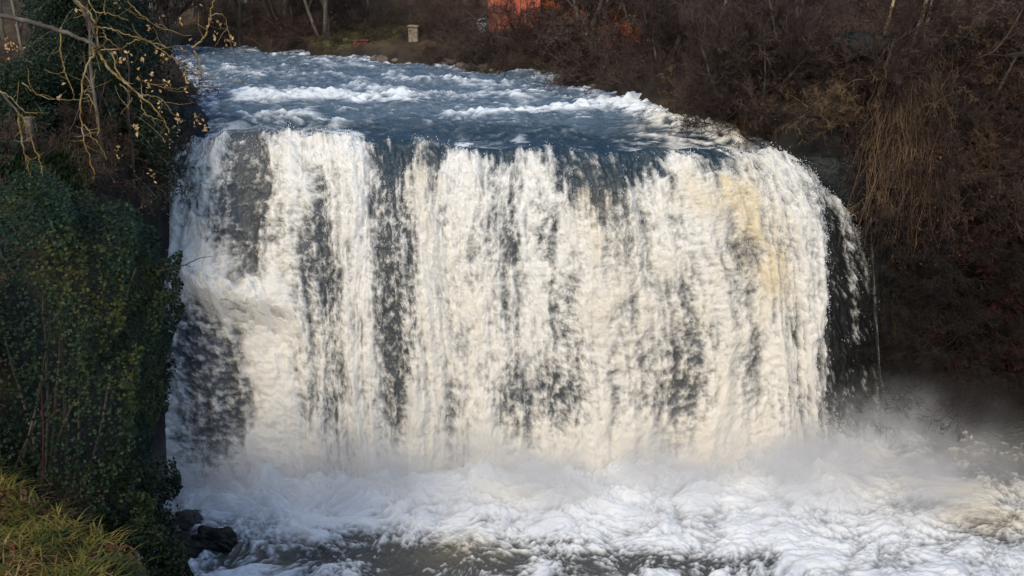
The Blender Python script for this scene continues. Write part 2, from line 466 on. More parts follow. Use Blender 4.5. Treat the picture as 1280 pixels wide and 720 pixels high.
# displacement along the sheet normal
dU = np.gradient(P, axis=1); dV = np.gradient(P, axis=0)
Nn = np.cross(dU, dV); Nn /= np.linalg.norm(Nn, axis=2, keepdims=True) + 1e-9
if Nn[NV // 2, NU // 2, 1] > 0: Nn = -Nn
gr = sst(-.06, .25, T)
H = gr * (.20 * cols + .065 * mids + .028 * puff + .004 * fine + .006 * lace + .022 * streak) + .05 * np.clip(foam01, 0, 1) * gr
# splashing tufts where the water breaks at the lip
tuft = np.clip(fbm(U * 1.6, T * 8, 3, 97), 0, 1) * np.exp(-((T - brk - .10) / .10) ** 2)
P = P + Nn * H[..., None]
P[..., 2] += .26 * tuft + .03 * billow(U * 6, Vv * 6, 2, 99) * np.exp(-((T - brk) / .08) ** 2)
# bulge where the left jet strikes its ledge
bul = np.exp(-(((Xp - 290) / 75) ** 2 + ((Yp - 365 - .25 * (Xp - 290)) / 28) ** 2))
P[..., 1] -= .6 * bul; P[..., 2] += .24 * bul * (1 + .6 * puff)
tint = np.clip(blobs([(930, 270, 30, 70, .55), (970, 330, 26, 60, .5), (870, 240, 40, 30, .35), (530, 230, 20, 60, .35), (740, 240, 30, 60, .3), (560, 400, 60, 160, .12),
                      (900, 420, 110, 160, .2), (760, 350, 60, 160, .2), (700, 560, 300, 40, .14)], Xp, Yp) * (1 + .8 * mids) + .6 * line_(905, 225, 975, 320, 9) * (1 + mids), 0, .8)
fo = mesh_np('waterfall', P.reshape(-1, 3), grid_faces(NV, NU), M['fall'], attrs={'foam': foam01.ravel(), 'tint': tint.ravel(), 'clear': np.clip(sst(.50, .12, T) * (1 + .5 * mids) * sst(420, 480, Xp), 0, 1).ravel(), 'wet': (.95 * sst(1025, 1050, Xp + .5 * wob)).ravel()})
tag(fo, 'wide white curtain of water plunging over the rock ledge', kind='structure')
FALLP, FALLN, FALLF = P, Nn, foam01

# spray thrown off the curtain: small drops
def drops_arrays(C, R, stretch):
    base = np.array([(1, 0, 0), (-1, 0, 0), (0, 1, 0), (0, -1, 0), (0, 0, 1), (0, 0, -1)], float)
    fc = np.array([(0, 2, 4), (2, 1, 4), (1, 3, 4), (3, 0, 4), (2, 0, 5), (1, 2, 5), (3, 1, 5), (0, 3, 5)])
    V = base[None] * R[:, None, None]
    V[:, :, 2] *= stretch[:, None]
    V = V + C[:, None, :]
    Fc = fc[None] + (np.arange(len(C)) * 6)[:, None, None]
    return V.reshape(-1, 3), Fc.reshape(-1, 3)
def spray(name, C, R, st, label):
    m = M.get('drop')
    if m is None:
        m, nt, out = newmat('spray_drops'); b = NB(nt)
        s = b.bsdf((.82, .83, .82), .5, None, .3); b.L(s.outputs[0], out.inputs[0]); M['drop'] = m
    V, Fc = drops_arrays(C, R, st)
    return tag(mesh_np(name, V, Fc, m), label, kind='stuff')
n = 42000
iu = RNG.integers(5, NU - 5, n); iv = RNG.integers(int(NV * .10), NV - 5, n)
keep = RNG.random(n) < np.clip(FALLF[iv, iu] - .05, .02, 1)
iu, iv = iu[keep], iv[keep]; n = len(iu)
C = FALLP[iv, iu] + FALLN[iv, iu] * np.abs(RNG.normal(.03, .07, n))[:, None] + RNG.normal(0, .03, (n, 3))
R = RNG.uniform(.004, .011, n)
spray('falling_spray', C, R, RNG.uniform(1.2, 3.0, n), 'white drops thrown off the falling curtain')
# tufts of spray at the lip
n = 2600
iu = RNG.integers(5, NU - 5, n); iv = (NV * (.12 + .05 + brk[0, iu] + RNG.normal(.02, .03, n)) / 1.15).astype(int).clip(0, NV - 1)
hh = np.clip(fbm(iu * .02, iu * .0 + 5, 3, 123), 0, 1) 
C = FALLP[iv, iu] + np.stack([RNG.normal(0, .03, n), RNG.normal(0, .08, n), np.abs(RNG.normal(0, 1, n)) * (.02 + .14 * hh)], -1)
spray('lip_spray', C, RNG.uniform(.004, .011, n), RNG.uniform(.8, 1.4, n), 'white spray leaping where the river breaks over the lip')

# ------------------------------------------------------------------ river above the fall
xr_ = np.linspace(-24, 9.5, 620)
sr = np.concatenate([np.linspace(.04, 8, 330), np.linspace(8.04, 30, 330)])
XR, SR = np.meshgrid(xr_, sr)
YR = lip_y(XR) + SR
ZR = river_level(XR, YR)
RX, RY = project(np.stack([XR, YR, ZR], -1))
wxr = XR + .5 * pn(XR * .5, YR * .5, 200)
wyr = YR + .5 * pn(XR * .5, YR * .5, 203)
w1 = fbm(wxr * .32, wyr * .85, 3, 210)
w2 = .45 - np.abs(fbm(wxr * .8, wyr * 2.2, 3, 215)) * 1.5
w3 = fbm(wxr * 2.6, wyr * 6.5, 4, 219, .6)
def ridge(pts, width):
    q = np.array(pts, float)
    yc = np.interp(RX, q[:, 0], q[:, 1]); inside = sst(q[0, 0] - 15, q[0, 0] + 15, RX) * sst(q[-1, 0] + 15, q[-1, 0] - 15, RX)
    yc = yc + 3.5 * pn(RX * .03, RX * 0 + q[0, 1], 230) + 1.5 * pn(RX * .11, RX * 0, 231)
    return np.exp(-((RY - yc) / width) ** 2) * inside
rd = 1.0 * ridge([(290, 127), (350, 124), (430, 121), (520, 124)], 4) + .9 * ridge([(550, 147), (640, 142), (720, 138), (800, 130), (830, 150)], 4) \
    + .45 * ridge([(430, 112), (600, 118), (680, 124)], 4) + .9 * ridge([(770, 128), (800, 136), (850, 158), (930, 178)], 9) + .5 * ridge([(300, 148), (380, 150), (440, 156)], 5) \
    + .5 * ridge([(480, 96), (560, 102), (640, 108)], 3) + .3 * ridge([(270, 90), (380, 92), (470, 100)], 3) + .4 * ridge([(380, 78), (430, 81), (500, 86)], 2)
crest = w2 * .6 + w3 * .35 + w1 * .3
rf = rd * (.75 + .5 * w3 + .3 * w2) + .75 * sst(.32, .95, crest) * sst(.4, 3, SR) + .22 * w3 + .12 * w1 + .06 * sst(2, 6, SR)
rf = rf + .6 * np.exp(-(SR / .35) ** 2) * np.clip(pn(XR * .8, XR * 0 + 3, 91) * 2, -.4, 1)
rf = rf + 1.1 * np.exp(-(SR / (.5 + .5 * np.clip(w2 + .3, 0, 1))) ** 2) * sst(.10, -.02, np.interp(RX, BRX, BRV) + .12 * w3) + .45 * sst(760, 830, RX) * sst(3.0, .5, SR) * (.6 + w3)
rf = rf - .75 * sst(5.3, 6.3, XR) * sst(2.5, .8, SR) * (1 + .8 * w3)
edge = np.minimum(np.abs(XR - np.interp(YR, RIV_Y, RIV_XR)), np.abs(XR - np.interp(YR, RIV_Y, RIV_XL)))
rf = rf + .5 * np.exp(-(edge / .5) ** 2) * (.5 + w3)
lipf = sst(0, 1.2, SR)
ZR = ZR + lipf * ((.20 + .10 * sst(4, 1, SR)) * w1 + .075 * w2 + .045 * w3) + .12 * rd * lipf * (1 + .5 * w2 + .4 * w3)
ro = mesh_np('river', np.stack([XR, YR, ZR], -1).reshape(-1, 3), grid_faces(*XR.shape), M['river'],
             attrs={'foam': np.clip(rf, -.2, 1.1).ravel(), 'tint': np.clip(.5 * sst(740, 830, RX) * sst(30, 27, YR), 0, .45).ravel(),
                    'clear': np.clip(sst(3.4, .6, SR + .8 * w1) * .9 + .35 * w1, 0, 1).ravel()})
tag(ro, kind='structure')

# ------------------------------------------------------------------ plunge pool
xp_ = np.linspace(-9.5, 17, 1000); yp_ = np.concatenate([np.linspace(8, 18.5, 60, endpoint=False), np.linspace(18.5, 28.6, 560)])
XP, YP = np.meshgrid(xp_, yp_)
PX, PY = project(np.stack([XP, YP, 0 * XP], -1))
by = np.interp(XP, BASEW[:, 0], BASEW[:, 1])
dist = by - YP
wxp = XP + .6 * pn(XP * .6, YP * .6, 300); wyp = YP + .6 * pn(XP * .6, YP * .6, 303)
q1 = fbm(wxp * .6, wyp * .8, 3, 310); q2 = billow(wxp * 1.3, wyp * 1.9, 3, 315); q3 = billow(wxp * 4.6, wyp * 6.0, 3, 321); q4 = fbm(wxp * 6, wyp * 9, 3, 325, .65)
near = np.exp(-np.clip(dist, 0, 9) / 1.6) * sst(11, 8.6, XP)
calm = blobs([(540, 705, 150, 30, 1.25), (330, 690, 60, 20, .7), (250, 680, 45, 30, .9), (780, 702, 90, 16, .8), (880, 712, 70, 14, .75), (440, 668, 60, 8, .5), (700, 680, 50, 7, .45), (300, 655, 40, 8, .4), (600, 655, 25, 8, .4), (950, 700, 30, 10, .5),
              (1180, 565, 60, 14, .35), (1250, 572, 90, 26, .85), (1130, 560, 40, 10, .3), (1250, 655, 60, 16, .55), (1260, 545, 120, 12, .9), (215, 640, 16, 60, .5), (1270, 600, 40, 20, .4), (420, 690, 40, 12, .4)], PX, PY)
pf = .86 + .5 * near - 1.0 * calm + .62 * q4 * (.36 + .8 * np.clip(calm, 0, 1)) + .12 * q3 + .46 * q2 + .4 * q1
pf = pf - .75 * sst(14.0, 18, np.maximum(XP, 14)) - .5 * sst(19, 17, YP)
shore = np.maximum(XP - 11.5, 0)
pf = pf - .25 * shore - .8 * sst(25.7, 26.6, YP) * sst(8.8, 9.8, XP)
q5 = fbm(wxp * 15, wyp * 19, 2, 330)
pf = pf + .22 * q5 * (1 - near)
ZP = .10 * q1 + .05 * q2 + .012 * q3 + .006 * q4
ZP = ZP + near * (.15 + .16 * q2 + .03 * q3 + .16 * q1) + .06 * np.clip(pf, 0, 1)
ZP = np.where(dist < -.3, ZP * sst(-1.6, -.3, dist) * 1 + 0, ZP)
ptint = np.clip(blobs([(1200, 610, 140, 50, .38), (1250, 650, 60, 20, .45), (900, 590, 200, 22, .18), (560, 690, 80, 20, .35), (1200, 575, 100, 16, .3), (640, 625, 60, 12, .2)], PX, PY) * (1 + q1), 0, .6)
po = mesh_np('plunge_pool', np.stack([XP, YP, ZP], -1).reshape(-1, 3), grid_faces(*XP.shape), M['pool'], attrs={'foam': np.clip(pf, -.2, 1.15).ravel(), 'tint': ptint.ravel()})
tag(po, kind='structure')
# splash drops at the foot
n = 24000
xi = RNG.uniform(-7.6, 8.4, n); yb = np.interp(xi, BASEW[:, 0], BASEW[:, 1])
k = np.abs(RNG.normal(0, 1, n))
C = np.stack([xi, yb - np.minimum(RNG.exponential(.7, n), 1.8) + .2, .1 + .45 * k * np.clip(.6 + pn(xi * .8, xi * 0, 400), .1, 1.5)], -1)
spray('splash_spray', C, RNG.uniform(.006, .016, n), RNG.uniform(.8, 1.4, n), 'white drops bursting up at the foot of the fall')

# mist
def mist(name, lo, hi, dens, label):
    me = bpy.data.meshes.new(name)
    v = [(x, y, z) for x in (lo[0], hi[0]) for y in (lo[1], hi[1]) for z in (lo[2], hi[2])]
    me.from_pydata(v, [], [(0, 1, 3, 2), (4, 6, 7, 5), (0, 4, 5, 1), (2, 3, 7, 6), (0, 2, 6, 4), (1, 5, 7, 3)])
    m, nt, out = newmat('mist_air'); b = NB(nt)
    geo = b.n('ShaderNodeNewGeometry'); sx = b.n('ShaderNodeSeparateXYZ'); b.L(geo.outputs['Position'], sx.inputs[0])
    def ss(v, a, c):
        mr = b.n('ShaderNodeMapRange', interpolation_type='SMOOTHSTEP'); b.L(v, mr.inputs[0])
        mr.inputs[1].default_value = a; mr.inputs[2].default_value = c; return mr.outputs[0]
    zf = b.math('POWER', b.math('SUBTRACT', 1, ss(sx.outputs[2], lo[2], hi[2])), 2.0)
    xf = b.math('MULTIPLY', ss(sx.outputs[0], lo[0], lo[0] + 2.5), b.math('SUBTRACT', 1, ss(sx.outputs[0], hi[0] - 4.0, hi[0])))
    yf = b.math('MULTIPLY', ss(sx.outputs[1], lo[1], lo[1] + 2.8), b.math('SUBTRACT', 1, ss(sx.outputs[1], hi[1] - .8, hi[1])))
    nn = ss(b.noise(geo.outputs['Position'], .75, 3, .5), .30, .72)
    d = b.math('MULTIPLY', b.math('MULTIPLY', b.math('MULTIPLY', zf, xf), b.math('MULTIPLY', yf, nn)), dens)
    v = b.n('ShaderNodeVolumePrincipled'); v.inputs['Color'].default_value = (.97, .97, .97, 1); v.inputs['Anisotropy'].default_value = .0
    b.L(d, v.inputs['Density']); b.L(v.outputs[0], out.inputs['Volume'])
    me.materials.append(m); o = link(bpy.data.objects.new(name, me))
    return tag(o, label, kind='stuff')
mist('mist', (-9.2, 20.6, -.25), (13.2, 28.0, 2.5), 1.9, 'pale mist rising from the foot of the waterfall')

# ------------------------------------------------------------------ rocks
def rock_mesh(name, rad, mat, parent=None, seed=0, res=48, rough=.22, loc=None):
    th = np.linspace(0, PI, res); ph = np.linspace(0, 2 * PI, res * 2)
    TH, PH = np.meshgrid(th, ph, indexing='ij')
    D = np.stack([np.sin(TH) * np.cos(PH), np.sin(TH) * np.sin(PH), np.cos(TH)], -1)
    nz = fbm(D[..., 0] * 1.4 + D[..., 2] * .9 + seed, D[..., 1] * 1.4 + D[..., 2] * 1.1 - seed, 5, seed, .6)
    st = np.round((D[..., 2] + .15 * nz) * 4) / 4
    r = 1 + rough * nz + .05 * (st - D[..., 2])
    sg = np.sign(D) * np.abs(D) ** .8
    V = sg * r[..., None] * np.array(rad)
    o = mesh_np(name, V.reshape(-1, 3), grid_faces(res, res * 2), mat, parent)
    if loc is not None: o.location = loc
    return o
p = at_y(1000, 232, 27.0)
o = rock_mesh('rock_outcrop', (2.1, .95, 1.15), M['rock'], None, 3, 90, .16, (p[0], 27.15, p[2])); tag(o, 'black wet rock shoulder at the right end of the waterfall lip', 'rock')
p = at_y(1078, 420, 27.0)
o = rock_mesh('rock_outcrop', (.62, .8, 3.7), M['rock'], None, 9, 90, .13, (p[0], 27.3, 3.0)); tag(o, 'tall dark wet rock column flanking the right edge of the curtain', 'rock')
p = at_y(222, 215, 26.4)
o = rock_mesh('rock_outcrop', (.9, 1.0, 1.5), M['rock'], None, 5, 60, .25, (p[0] - .15, 26.9, p[2])); tag(o, 'dark rock beside the left end of the waterfall lip', 'rock')
p = at_y(190, 470, 25.2)
o = rock_mesh('rock_outcrop', (1.1, 1.6, 4.4), M['rock'], None, 15, 70, .2, (p[0] - .4, 25.6, 2.4)); tag(o, 'shadowed rock wall between the ivy mass and the falling water', 'rock')
for (px, py, sx_, sz_, sd, lb) in [(262, 692, .42, .30, 31, 'black angular boulder at the left edge of the foaming pool'), (222, 700, .5, .28, 32, 'low dark boulder at the foot of the ivy bank'),
                                   (232, 662, .3, .2, 36, 'small dark rock between the ivy and the pool foam')]:
    p = at_z(px, py, 0)
    o = rock_mesh('boulder', (sx_, sx_ * .8, sz_), M['rock'], None, sd, 36, .25, (p[0], p[1] + .3, .08)); tag(o, lb, 'boulder')
# thin side streams on the dark shoulder
def stream(pts, w, name, label):
    """narrow ribbon of water over the rocks"""
    q = np.array([at_y(a, b_, y) for a, b_, y in pts]); s = np.linspace(0, 1, 160); k = np.linspace(0, 1, len(q))
    c = np.stack([np.interp(s, k, q[:, i]) for i in range(3)], -1)
    for i in range(3): c[:, i] = np.convolve(np.pad(c[:, i], 8, mode='edge'), np.ones(17) / 17, 'valid')
    a = np.linspace(-1, 1, 24)
    wob_ = .25 * fbm(s * 6, s * 0, 3, 77)
    V = c[:, None, :] + np.stack([(a[None] + wob_[:, None]) * w * (.6 + .6 * np.abs(pn(s * 9, s * 0, 5)))[:, None], -(1 - a[None] ** 2) * .12 + 0 * s[:, None], 0 * a[None] + 0 * s[:, None]], -1)
    SS, AA = np.meshgrid(s * 6, a * w * 2, indexing='ij')
    fm = .12 + .9 * fbm(AA * 9, SS * 2, 3, 88) - .7 * np.abs(a)[None] ** 2
    V[..., 1] -= .05 * fm
    o = mesh_np(name, V.reshape(-1, 3), grid_faces(160, 24), M['fall'], attrs={'foam': np.clip(fm, -.2, 1).ravel(), 'tint': 0 * fm.ravel()})
    return tag(o, label, kind='structure')
stream([(1086, 262, 26.75), (1090, 320, 26.5), (1094, 400, 26.35), (1100, 480, 26.3), (1104, 545, 26.3)], .045, 'side_stream', 'thin strand of water beside the dark rock column')
stream([(224, 178, 25.9), (222, 215, 25.7), (214, 245, 25.5), (208, 330, 25.3)], .22, 'side_stream', 'narrow grey trickle over the rock at the left of the lip')

# ------------------------------------------------------------------ woody plants
def unit(v): return v / (np.linalg.norm(v) + 1e-9)

def grow(rng, p, d, length, r, level, maxlev, out, nseg=6, wig=.18, up=.05, kids=(4, 7), spread=.8, ratio=.55, tipr=.5):
    seg = length / nseg; pts = [p.copy()]; dirs = [d]
    for i in range(nseg):
        d = unit(d + rng.normal(0, wig, 3) + np.array([0, 0, up]))
        p = p + d * seg; pts.append(p.copy()); dirs.append(d)
    rad = r * np.linspace(1, tipr, nseg + 1)
    out.append((level, np.array(pts), rad))
    if level >= maxlev: return
    k = rng.integers(kids[0], kids[1] + 1)
    for j in range(k):
        f = rng.uniform(.25, 1.0); i = min(int(f * nseg), nseg - 1)
        side = rng.normal(0, 1, 3); dd = dirs[i + 1]; side = unit(side - dd * np.dot(side, dd))
        nd = unit(dd + side * spread * rng.uniform(.6, 1.3))
        q = pts[i] + (pts[i + 1] - pts[i]) * rng.random()
        grow(rng, q, nd, length * ratio * rng.uniform(.7, 1.15) * (1.15 - .45 * f), rad[i] * .6, level + 1, maxlev, out, max(3, nseg - 1), wig * 1.15, up, kids, spread, ratio, tipr)

def make_plant(name, seed, mat_stem, mat_twig, stems=5, height=2.2, r=.03, maxlev=3, lean=.6, split=1, minr=.004, leaf=None, leafn=0, leafsize=.05, **kw):
    rng = np.random.default_rng(seed); out = []
    for s in range(stems):
        a = rng.uniform(0, 2 * PI)
        d = unit(np.array([math.cos(a) * lean, math.sin(a) * lean, 1.0]))
        grow(rng, np.array([math.cos(a), math.sin(a), 0]) * .15 * (stems > 1) + np.array([0, 0, -.15]), d, height * rng.uniform(.75, 1.1), r * rng.uniform(.7, 1.1), 0, maxlev, out, **kw)
    thick = [(P_, np.maximum(R_, minr)) for l, P_, R_ in out if l < split]
    thin = [(P_, np.maximum(R_, minr)) for l, P_, R_ in out if l >= split]
    root = empty(name)
    tubes('trunk' if stems == 1 else 'stem', thick, mat_stem, root, 6)
    tubes('crown', thin, mat_twig, root, 3)
    if leaf is not None:
        tips = np.concatenate([P_[1:] for l, P_, R_ in out if l >= maxlev - 1])
        q = tips[rng.integers(0, len(tips), leafn)] + rng.normal(0, .04, (leafn, 3))
        V, Fc = leaves_arrays(q, rng.normal(size=(leafn, 3)), rng.uniform(.6, 1.2, leafn) * leafsize, 1.5, rng)
        mesh_np('foliage', V, Fc, leaf, root, False)
    return root

def place_copy(src, loc, rz, sc, tilt=(0, 0)):
    r = src.copy(); COL.objects.link(r)
    r.location = loc; r.rotation_euler = (tilt[0], tilt[1], rz); r.scale = (sc, sc, sc)
    for ch in src.children:
        c = ch.copy(); COL.objects.link(c); c.parent = r
    return r

class Kind:
    """first placement uses the prototype itself, later ones its copies"""
    def __init__(s, root): s.root = root; s.used = False; s.kids = None
    def put(s, loc, rz, sc, tilt=(0, 0)):
        if not s.used:
            s.used = True; r = s.root; r.location = loc; r.rotation_euler = (tilt[0], tilt[1], rz); r.scale = (sc, sc, sc); return r
        return place_copy(s.root, loc, rz, sc, tilt)

thick = [Kind(make_plant('thicket_shrub', 100 + i, M['twig'], M['twig'], 7, 1.7, .022, 3, .8, minr=.0045, wig=.22, up=.0, kids=(4, 7), leaf=M['brown_leaf'] if i == 1 else None, leafn=300, leafsize=.05)) for i in range(3)]
tang = [Kind(make_plant('bramble', 120 + i, M['twig_dark'] if i else M['twig'], M['twig'] if i else M['twig_dark'], 9, 1.8, .014, 2, 1.0, minr=.0045, wig=.30, up=-.16, kids=(5, 9), leaf=M['brown_leaf'], leafn=250, leafsize=.05)) for i in range(2)]
dark = [Kind(make_plant('shade_dark_shrub', 200 + i, M['twig_dark'], M['twig_dark'], 9, 1.8, .016, 3, .9, minr=.0045, wig=.26, up=-.04, kids=(4, 7))) for i in range(2)]  # deep shade of the bank put into the twig colour
redk = [Kind(make_plant('red_shrub', 140, M['twig_dark'], M['twig_red'], 8, 1.7, .018, 3, .9, minr=.005, wig=.24, up=.0, kids=(4, 6), leaf=M['red_leaf'], leafn=2200, leafsize=.05))]
orak = [Kind(make_plant('orange_shrub', 150, M['twig'], M['twig_orange'], 7, 1.6, .018, 3, .7, minr=.007, wig=.2, kids=(4, 6), leaf=M['orange_leaf'], leafn=1400, leafsize=.06))]
farb = [Kind(make_plant('bare_tree', 160 + i, M['bark'], M['twig'], 1 if i != 1 else 3, 4.6, .09, 3, .2 if i != 1 else .35, minr=.009, wig=.10, up=.03, kids=(8, 12), spread=.75, ratio=.5, nseg=8)) for i in range(3)]
sap = [Kind(make_plant('sapling', 170 + i, M['bark_tan'], M['twig_tan'], 1, 4.2, .055, 2, .15, minr=.005, wig=.07, up=.05, kids=(5, 8), spread=.6, ratio=.3, nseg=9)) for i in range(2)]
sapg = Kind(make_plant('bare_sapling', 190, M['bark'], M['twig'], 1, 4.2, .04, 2, .15, minr=.005, wig=.07, up=.05, kids=(5, 8), spread=.6, ratio=.3, nseg=9))
tank = [Kind(make_plant('dry_shrub', 180, M['twig_tan'], M['twig_tan'], 8, 1.6, .014, 3, .8, minr=.005, wig=.24, up=-.02, kids=(4, 6)))]

def scatter(kinds, region, step, sc, label, cat, group, y0=3, jit=.5, ymax=80, skip=None, up=0.0, maxn=400):
    """stand plants on the ground seen inside a region"""
    x0, y0p, x1, y1p = region; k = 0
    for py in np.arange(y0p, y1p + .1, step[1]):
        for px in np.arange(x0, x1 + .1, step[0]):
            a = px + RNG.uniform(-jit, jit) * step[0]; b_ = py + RNG.uniform(-jit, jit) * step[1]
            h = hit(a, b_, y0)
            if h is None or h[1] > ymax: continue
            if skip is not None and skip(h, a, b_): continue
            s = RNG.uniform(*sc)
            r = kinds[RNG.integers(len(kinds))].put((h[0], h[1], h[2] - .05), RNG.uniform(0, 2 * PI), s, (RNG.uniform(-.15, .35) , RNG.uniform(-.2, .2)))
            tag(r, label, cat, group); k += 1
            if k >= maxn: return

def in_water(h, a, b_):
    if 885 < a < 1110 and 165 < b_ < 262 or 1035 < a < 1105 and 48 < b_ < 118: return True
    if h[1] > 25.5:
        xr = np.interp(h[1], RIV_Y, RIV_XR); xl = np.interp(h[1], RIV_Y, RIV_XL)
        if xl - .1 < h[0] < xr + .25: return True
    return h[2] < .05

# right bank slope above the fall
scatter(thick, (880, 90, 1280, 190), (48, 24), (.6, 1.0), 'leafless brown shrub tangled on the right bank above the fall', 'shrub', 'shrubs on the right bank', 20, skip=in_water)
scatter(tang, (860, 130, 1080, 185), (40, 24), (.5, .8), 'low dark bramble at the river edge above the right shoulder of the fall', 'bramble', 'brambles by the right shoulder', 20, skip=in_water)
scatter(dark, (1100, 290, 1290, 530), (32, 32), (.55, .95), 'leafless shrub coloured blackish for the deep shade beside the foot of the fall', 'shrub', 'blackish shrubs by the foot of the fall', 20, skip=in_water)
scatter(thick + tang, (1105, 190, 1290, 300), (34, 34), (.55, .95), 'leafless dark shrub clinging to the steep right bank over the pool', 'shrub', 'shrubs on the steep right slope', 20, skip=in_water)
scatter(redk, (1190, 290, 1290, 500), (46, 60), (.6, .9), 'dark red leaved shrub on the steep bank at the right edge of the pool', 'shrub', 'dark red shrubs over the pool', 20, skip=in_water)
scatter(tank, (1020, 150, 1110, 230), (34, 30), (.5, .8), 'tan dry shrub on the slope just above the black rock shoulder', 'shrub', 'tan shrubs above the rock shoulder', 20, skip=in_water)
scatter(tank, (880, 50, 1280, 240), (70, 42), (.5, .9), 'pale tan dry shrub standing out of the brown thicket on the right bank', 'shrub', 'pale shrubs in the right thicket', 20, skip=in_water)
# upstream right bank
scatter(thick + tang, (700, 20, 900, 110), (34, 17), (.7, 1.1), 'leafless brown shrub on the river bank upstream of the fall', 'shrub', 'shrubs along the upstream bank', 24, skip=in_water)
scatter(tang, (540, 66, 760, 96), (22, 11), (.45, .7), 'low dark bramble along the waterline of the upstream bank', 'bramble', 'brambles along the far waterline', 30, skip=in_water)
scatter(thick, (530, 22, 700, 60), (30, 14), (.6, .9), 'leafless brown shrub on the grassy slope behind the upstream bank', 'shrub', 'shrubs on the slope behind the far bank', 30, skip=lambda h, a, b_: in_water(h, a, b_) or (590 < a < 690 and b_ < 55))
scatter(tang + thick, (270, 30, 470, 62), (26, 12), (.7, 1.2), 'leafless brown shrub at the far bend of the river', 'shrub', 'shrubs at the river bend', 30, skip=in_water)
scatter(thick, (700, 0, 1280, 80), (56, 26), (.9, 1.4), 'leafless brown shrub on the wooded ground behind the right bank', 'shrub', 'shrubs on the wooded right ground', 24, skip=in_water)
# tree belts
for (px, py, s, lb) in [(300, 40, 1.2, 'bare tree at the far bend of the river behind the left conifer'), (352, 30, 1.3, 'bare tree standing left of the many stemmed tree at the river bend'),
                        (405, 34, 1.1, 'many stemmed bare tree leaning over the far bend'), (455, 20, 1.2, 'bare tree behind the small rusty box')]:
    h = hit(px, py + 12, 24)
    if h is not None:
        r = farb[1 if 'many' in lb else 0].put(tuple(h), RNG.uniform(0, 6), s); tag(r, lb, 'tree', 'bare trees behind the river')
cnt = 0
for y in (56, 63, 71, 80, 90):
    for px in np.arange(180, 1400, 66 + (y - 56) * 1.0):
        x = (px + RNG.uniform(-25, 25) - 640) / F * y * 1.0
        z = float(terrain(x, y))
        r = farb[RNG.integers(3)].put((x, y, z - .1), RNG.uniform(0, 6), RNG.uniform(1.2, 1.8)); tag(r, 'bare tree in the dim wood far behind the river', 'tree', 'trees of the far wood'); cnt += 1
for (px, py, s) in [(725, 70, 1.0), (800, 55, 1.1), (880, 60, 1.0), (945, 45, 1.1), (850, 25, 1.2), (1000, 40, 1.1), (1250, 60, 1.0), (760, 30, 1.2)]:
    h = hit(px, py, 24)
    r = farb[RNG.integers(3)].put(tuple(h), RNG.uniform(0, 6), s * .9); tag(r, 'bare tree rising from the thicket on the right bank', 'tree', 'bare trees in the right thicket')
for (px, py, s, lb) in [(905, 128, .55, 'pale stemmed bare tree arching over the start of the right shoulder'), (950, 140, .5, 'small bare tree with curved pale stems above the black rock shoulder'), (1010, 120, .55, 'bare tree with grey stems just above the tan shrubs'),
                        (1075, 160, .5, 'grey stemmed bare tree left of the hanging creeper'), (1215, 150, .6, 'grey stemmed bare tree right of the hanging creeper'), (1250, 330, .6, 'bare tree leaning out of the dark red shrubs'), (830, 100, .55, 'bare tree on the bank above the bend of the white rapids')]:
    h = hit(px, py, 20); r = farb[1].put(tuple(h), px, s, (.25, -.15)); tag(r, lb, 'tree')
# pale saplings, top right
for (px, py, s, tl, lb) in [(1136, 62, 1.0, .0, 'pale straight sapling left of the pair on the grassy rim of the right bank'), (1152, 60, .9, -.12, 'pale sapling leaning left beside the straight one on the right rim'),
                            (1168, 44, .9, .25, 'thin sapling leaning right, first of the fan on the right rim'), (1180, 44, 1.1, .12, 'thin reddish sapling in the middle of the fan on the right rim'),
                            (1205, 36, .9, .18, 'slim tan sapling at the right end of the fan on the right rim'), (1098, 60, .9, -.35, 'slender sapling arching left over the dark hollow')]:
    h = hit(px, py, 24)
    r = sap[RNG.integers(2)].put(tuple(h), RNG.uniform(0, 6), s, (0, tl)); tag(r, lb, 'sapling')
# orange twiggy shrubs
for (px, py, s, lb) in [(748, 62, .8, 'orange tinged shrub on the upstream bank right of the red shed'), (782, 78, .7, 'smaller orange tinged shrub just above the river edge right of the red shed'), (722, 56, .7, 'reddish orange shrub nearest the red shed'), (700, 44, .8, 'tall orange shrub touching the right side of the red shed'), (768, 48, .8, 'orange shrub standing behind the smaller one at the river edge')]:
    h = hit(px, py, 24); r = orak[0].put(tuple(h), RNG.uniform(0, 6), s); tag(r, lb, 'shrub')

for (px, py, s, lb) in [(622, 62, 1.15, 'bare shrub whose twigs cross the left half of the red shed'), (662, 62, 1.25, 'bare shrub whose twigs cross the right half of the red shed'), (684, 66, 1.1, 'dense bare shrub hiding the lower right corner of the red shed')]:
    h = hit(px, py, 24); r = thick[2 if px != 684 else 0].put(tuple(h), px, s * 1.1); tag(r, lb, 'shrub')
# hanging dry creeper on the right
root = empty('dry_creeper', tuple(at_y(1140, 70, 28.2)))
rl = np.array(root.location)
lines = []
for i in range(520):
    px = RNG.normal(1143, 24); top = 50 + RNG.uniform(0, 135); ln = RNG.uniform(50, 170); px -= .10 * (top - 62)
    y = 27.0 - RNG.uniform(0, .7)
    sway = RNG.normal(0, 16) - .10 * ln; wv = np.cumsum(RNG.normal(0, 3.2, 9))
    k = 9; s = np.linspace(0, 1, k)
    q = np.array([at_y(px + sway * t ** 1.3 + wv[int(t * 8)], top + ln * t, y - .5 * math.sin(t * 2.4)) for t in s]) - rl
    lines.append((q, np.linspace(.009, .005, k)))
tubes('strand', lines[:220], M['twig_tan'], root, 3); tubes('foliage', lines[220:], M['twig'], root, 3)
cp = np.concatenate([L_[0][1:] for L_ in lines]); cp = cp[RNG.integers(0, len(cp), 9000)] + RNG.normal(0, .06, (9000, 3))
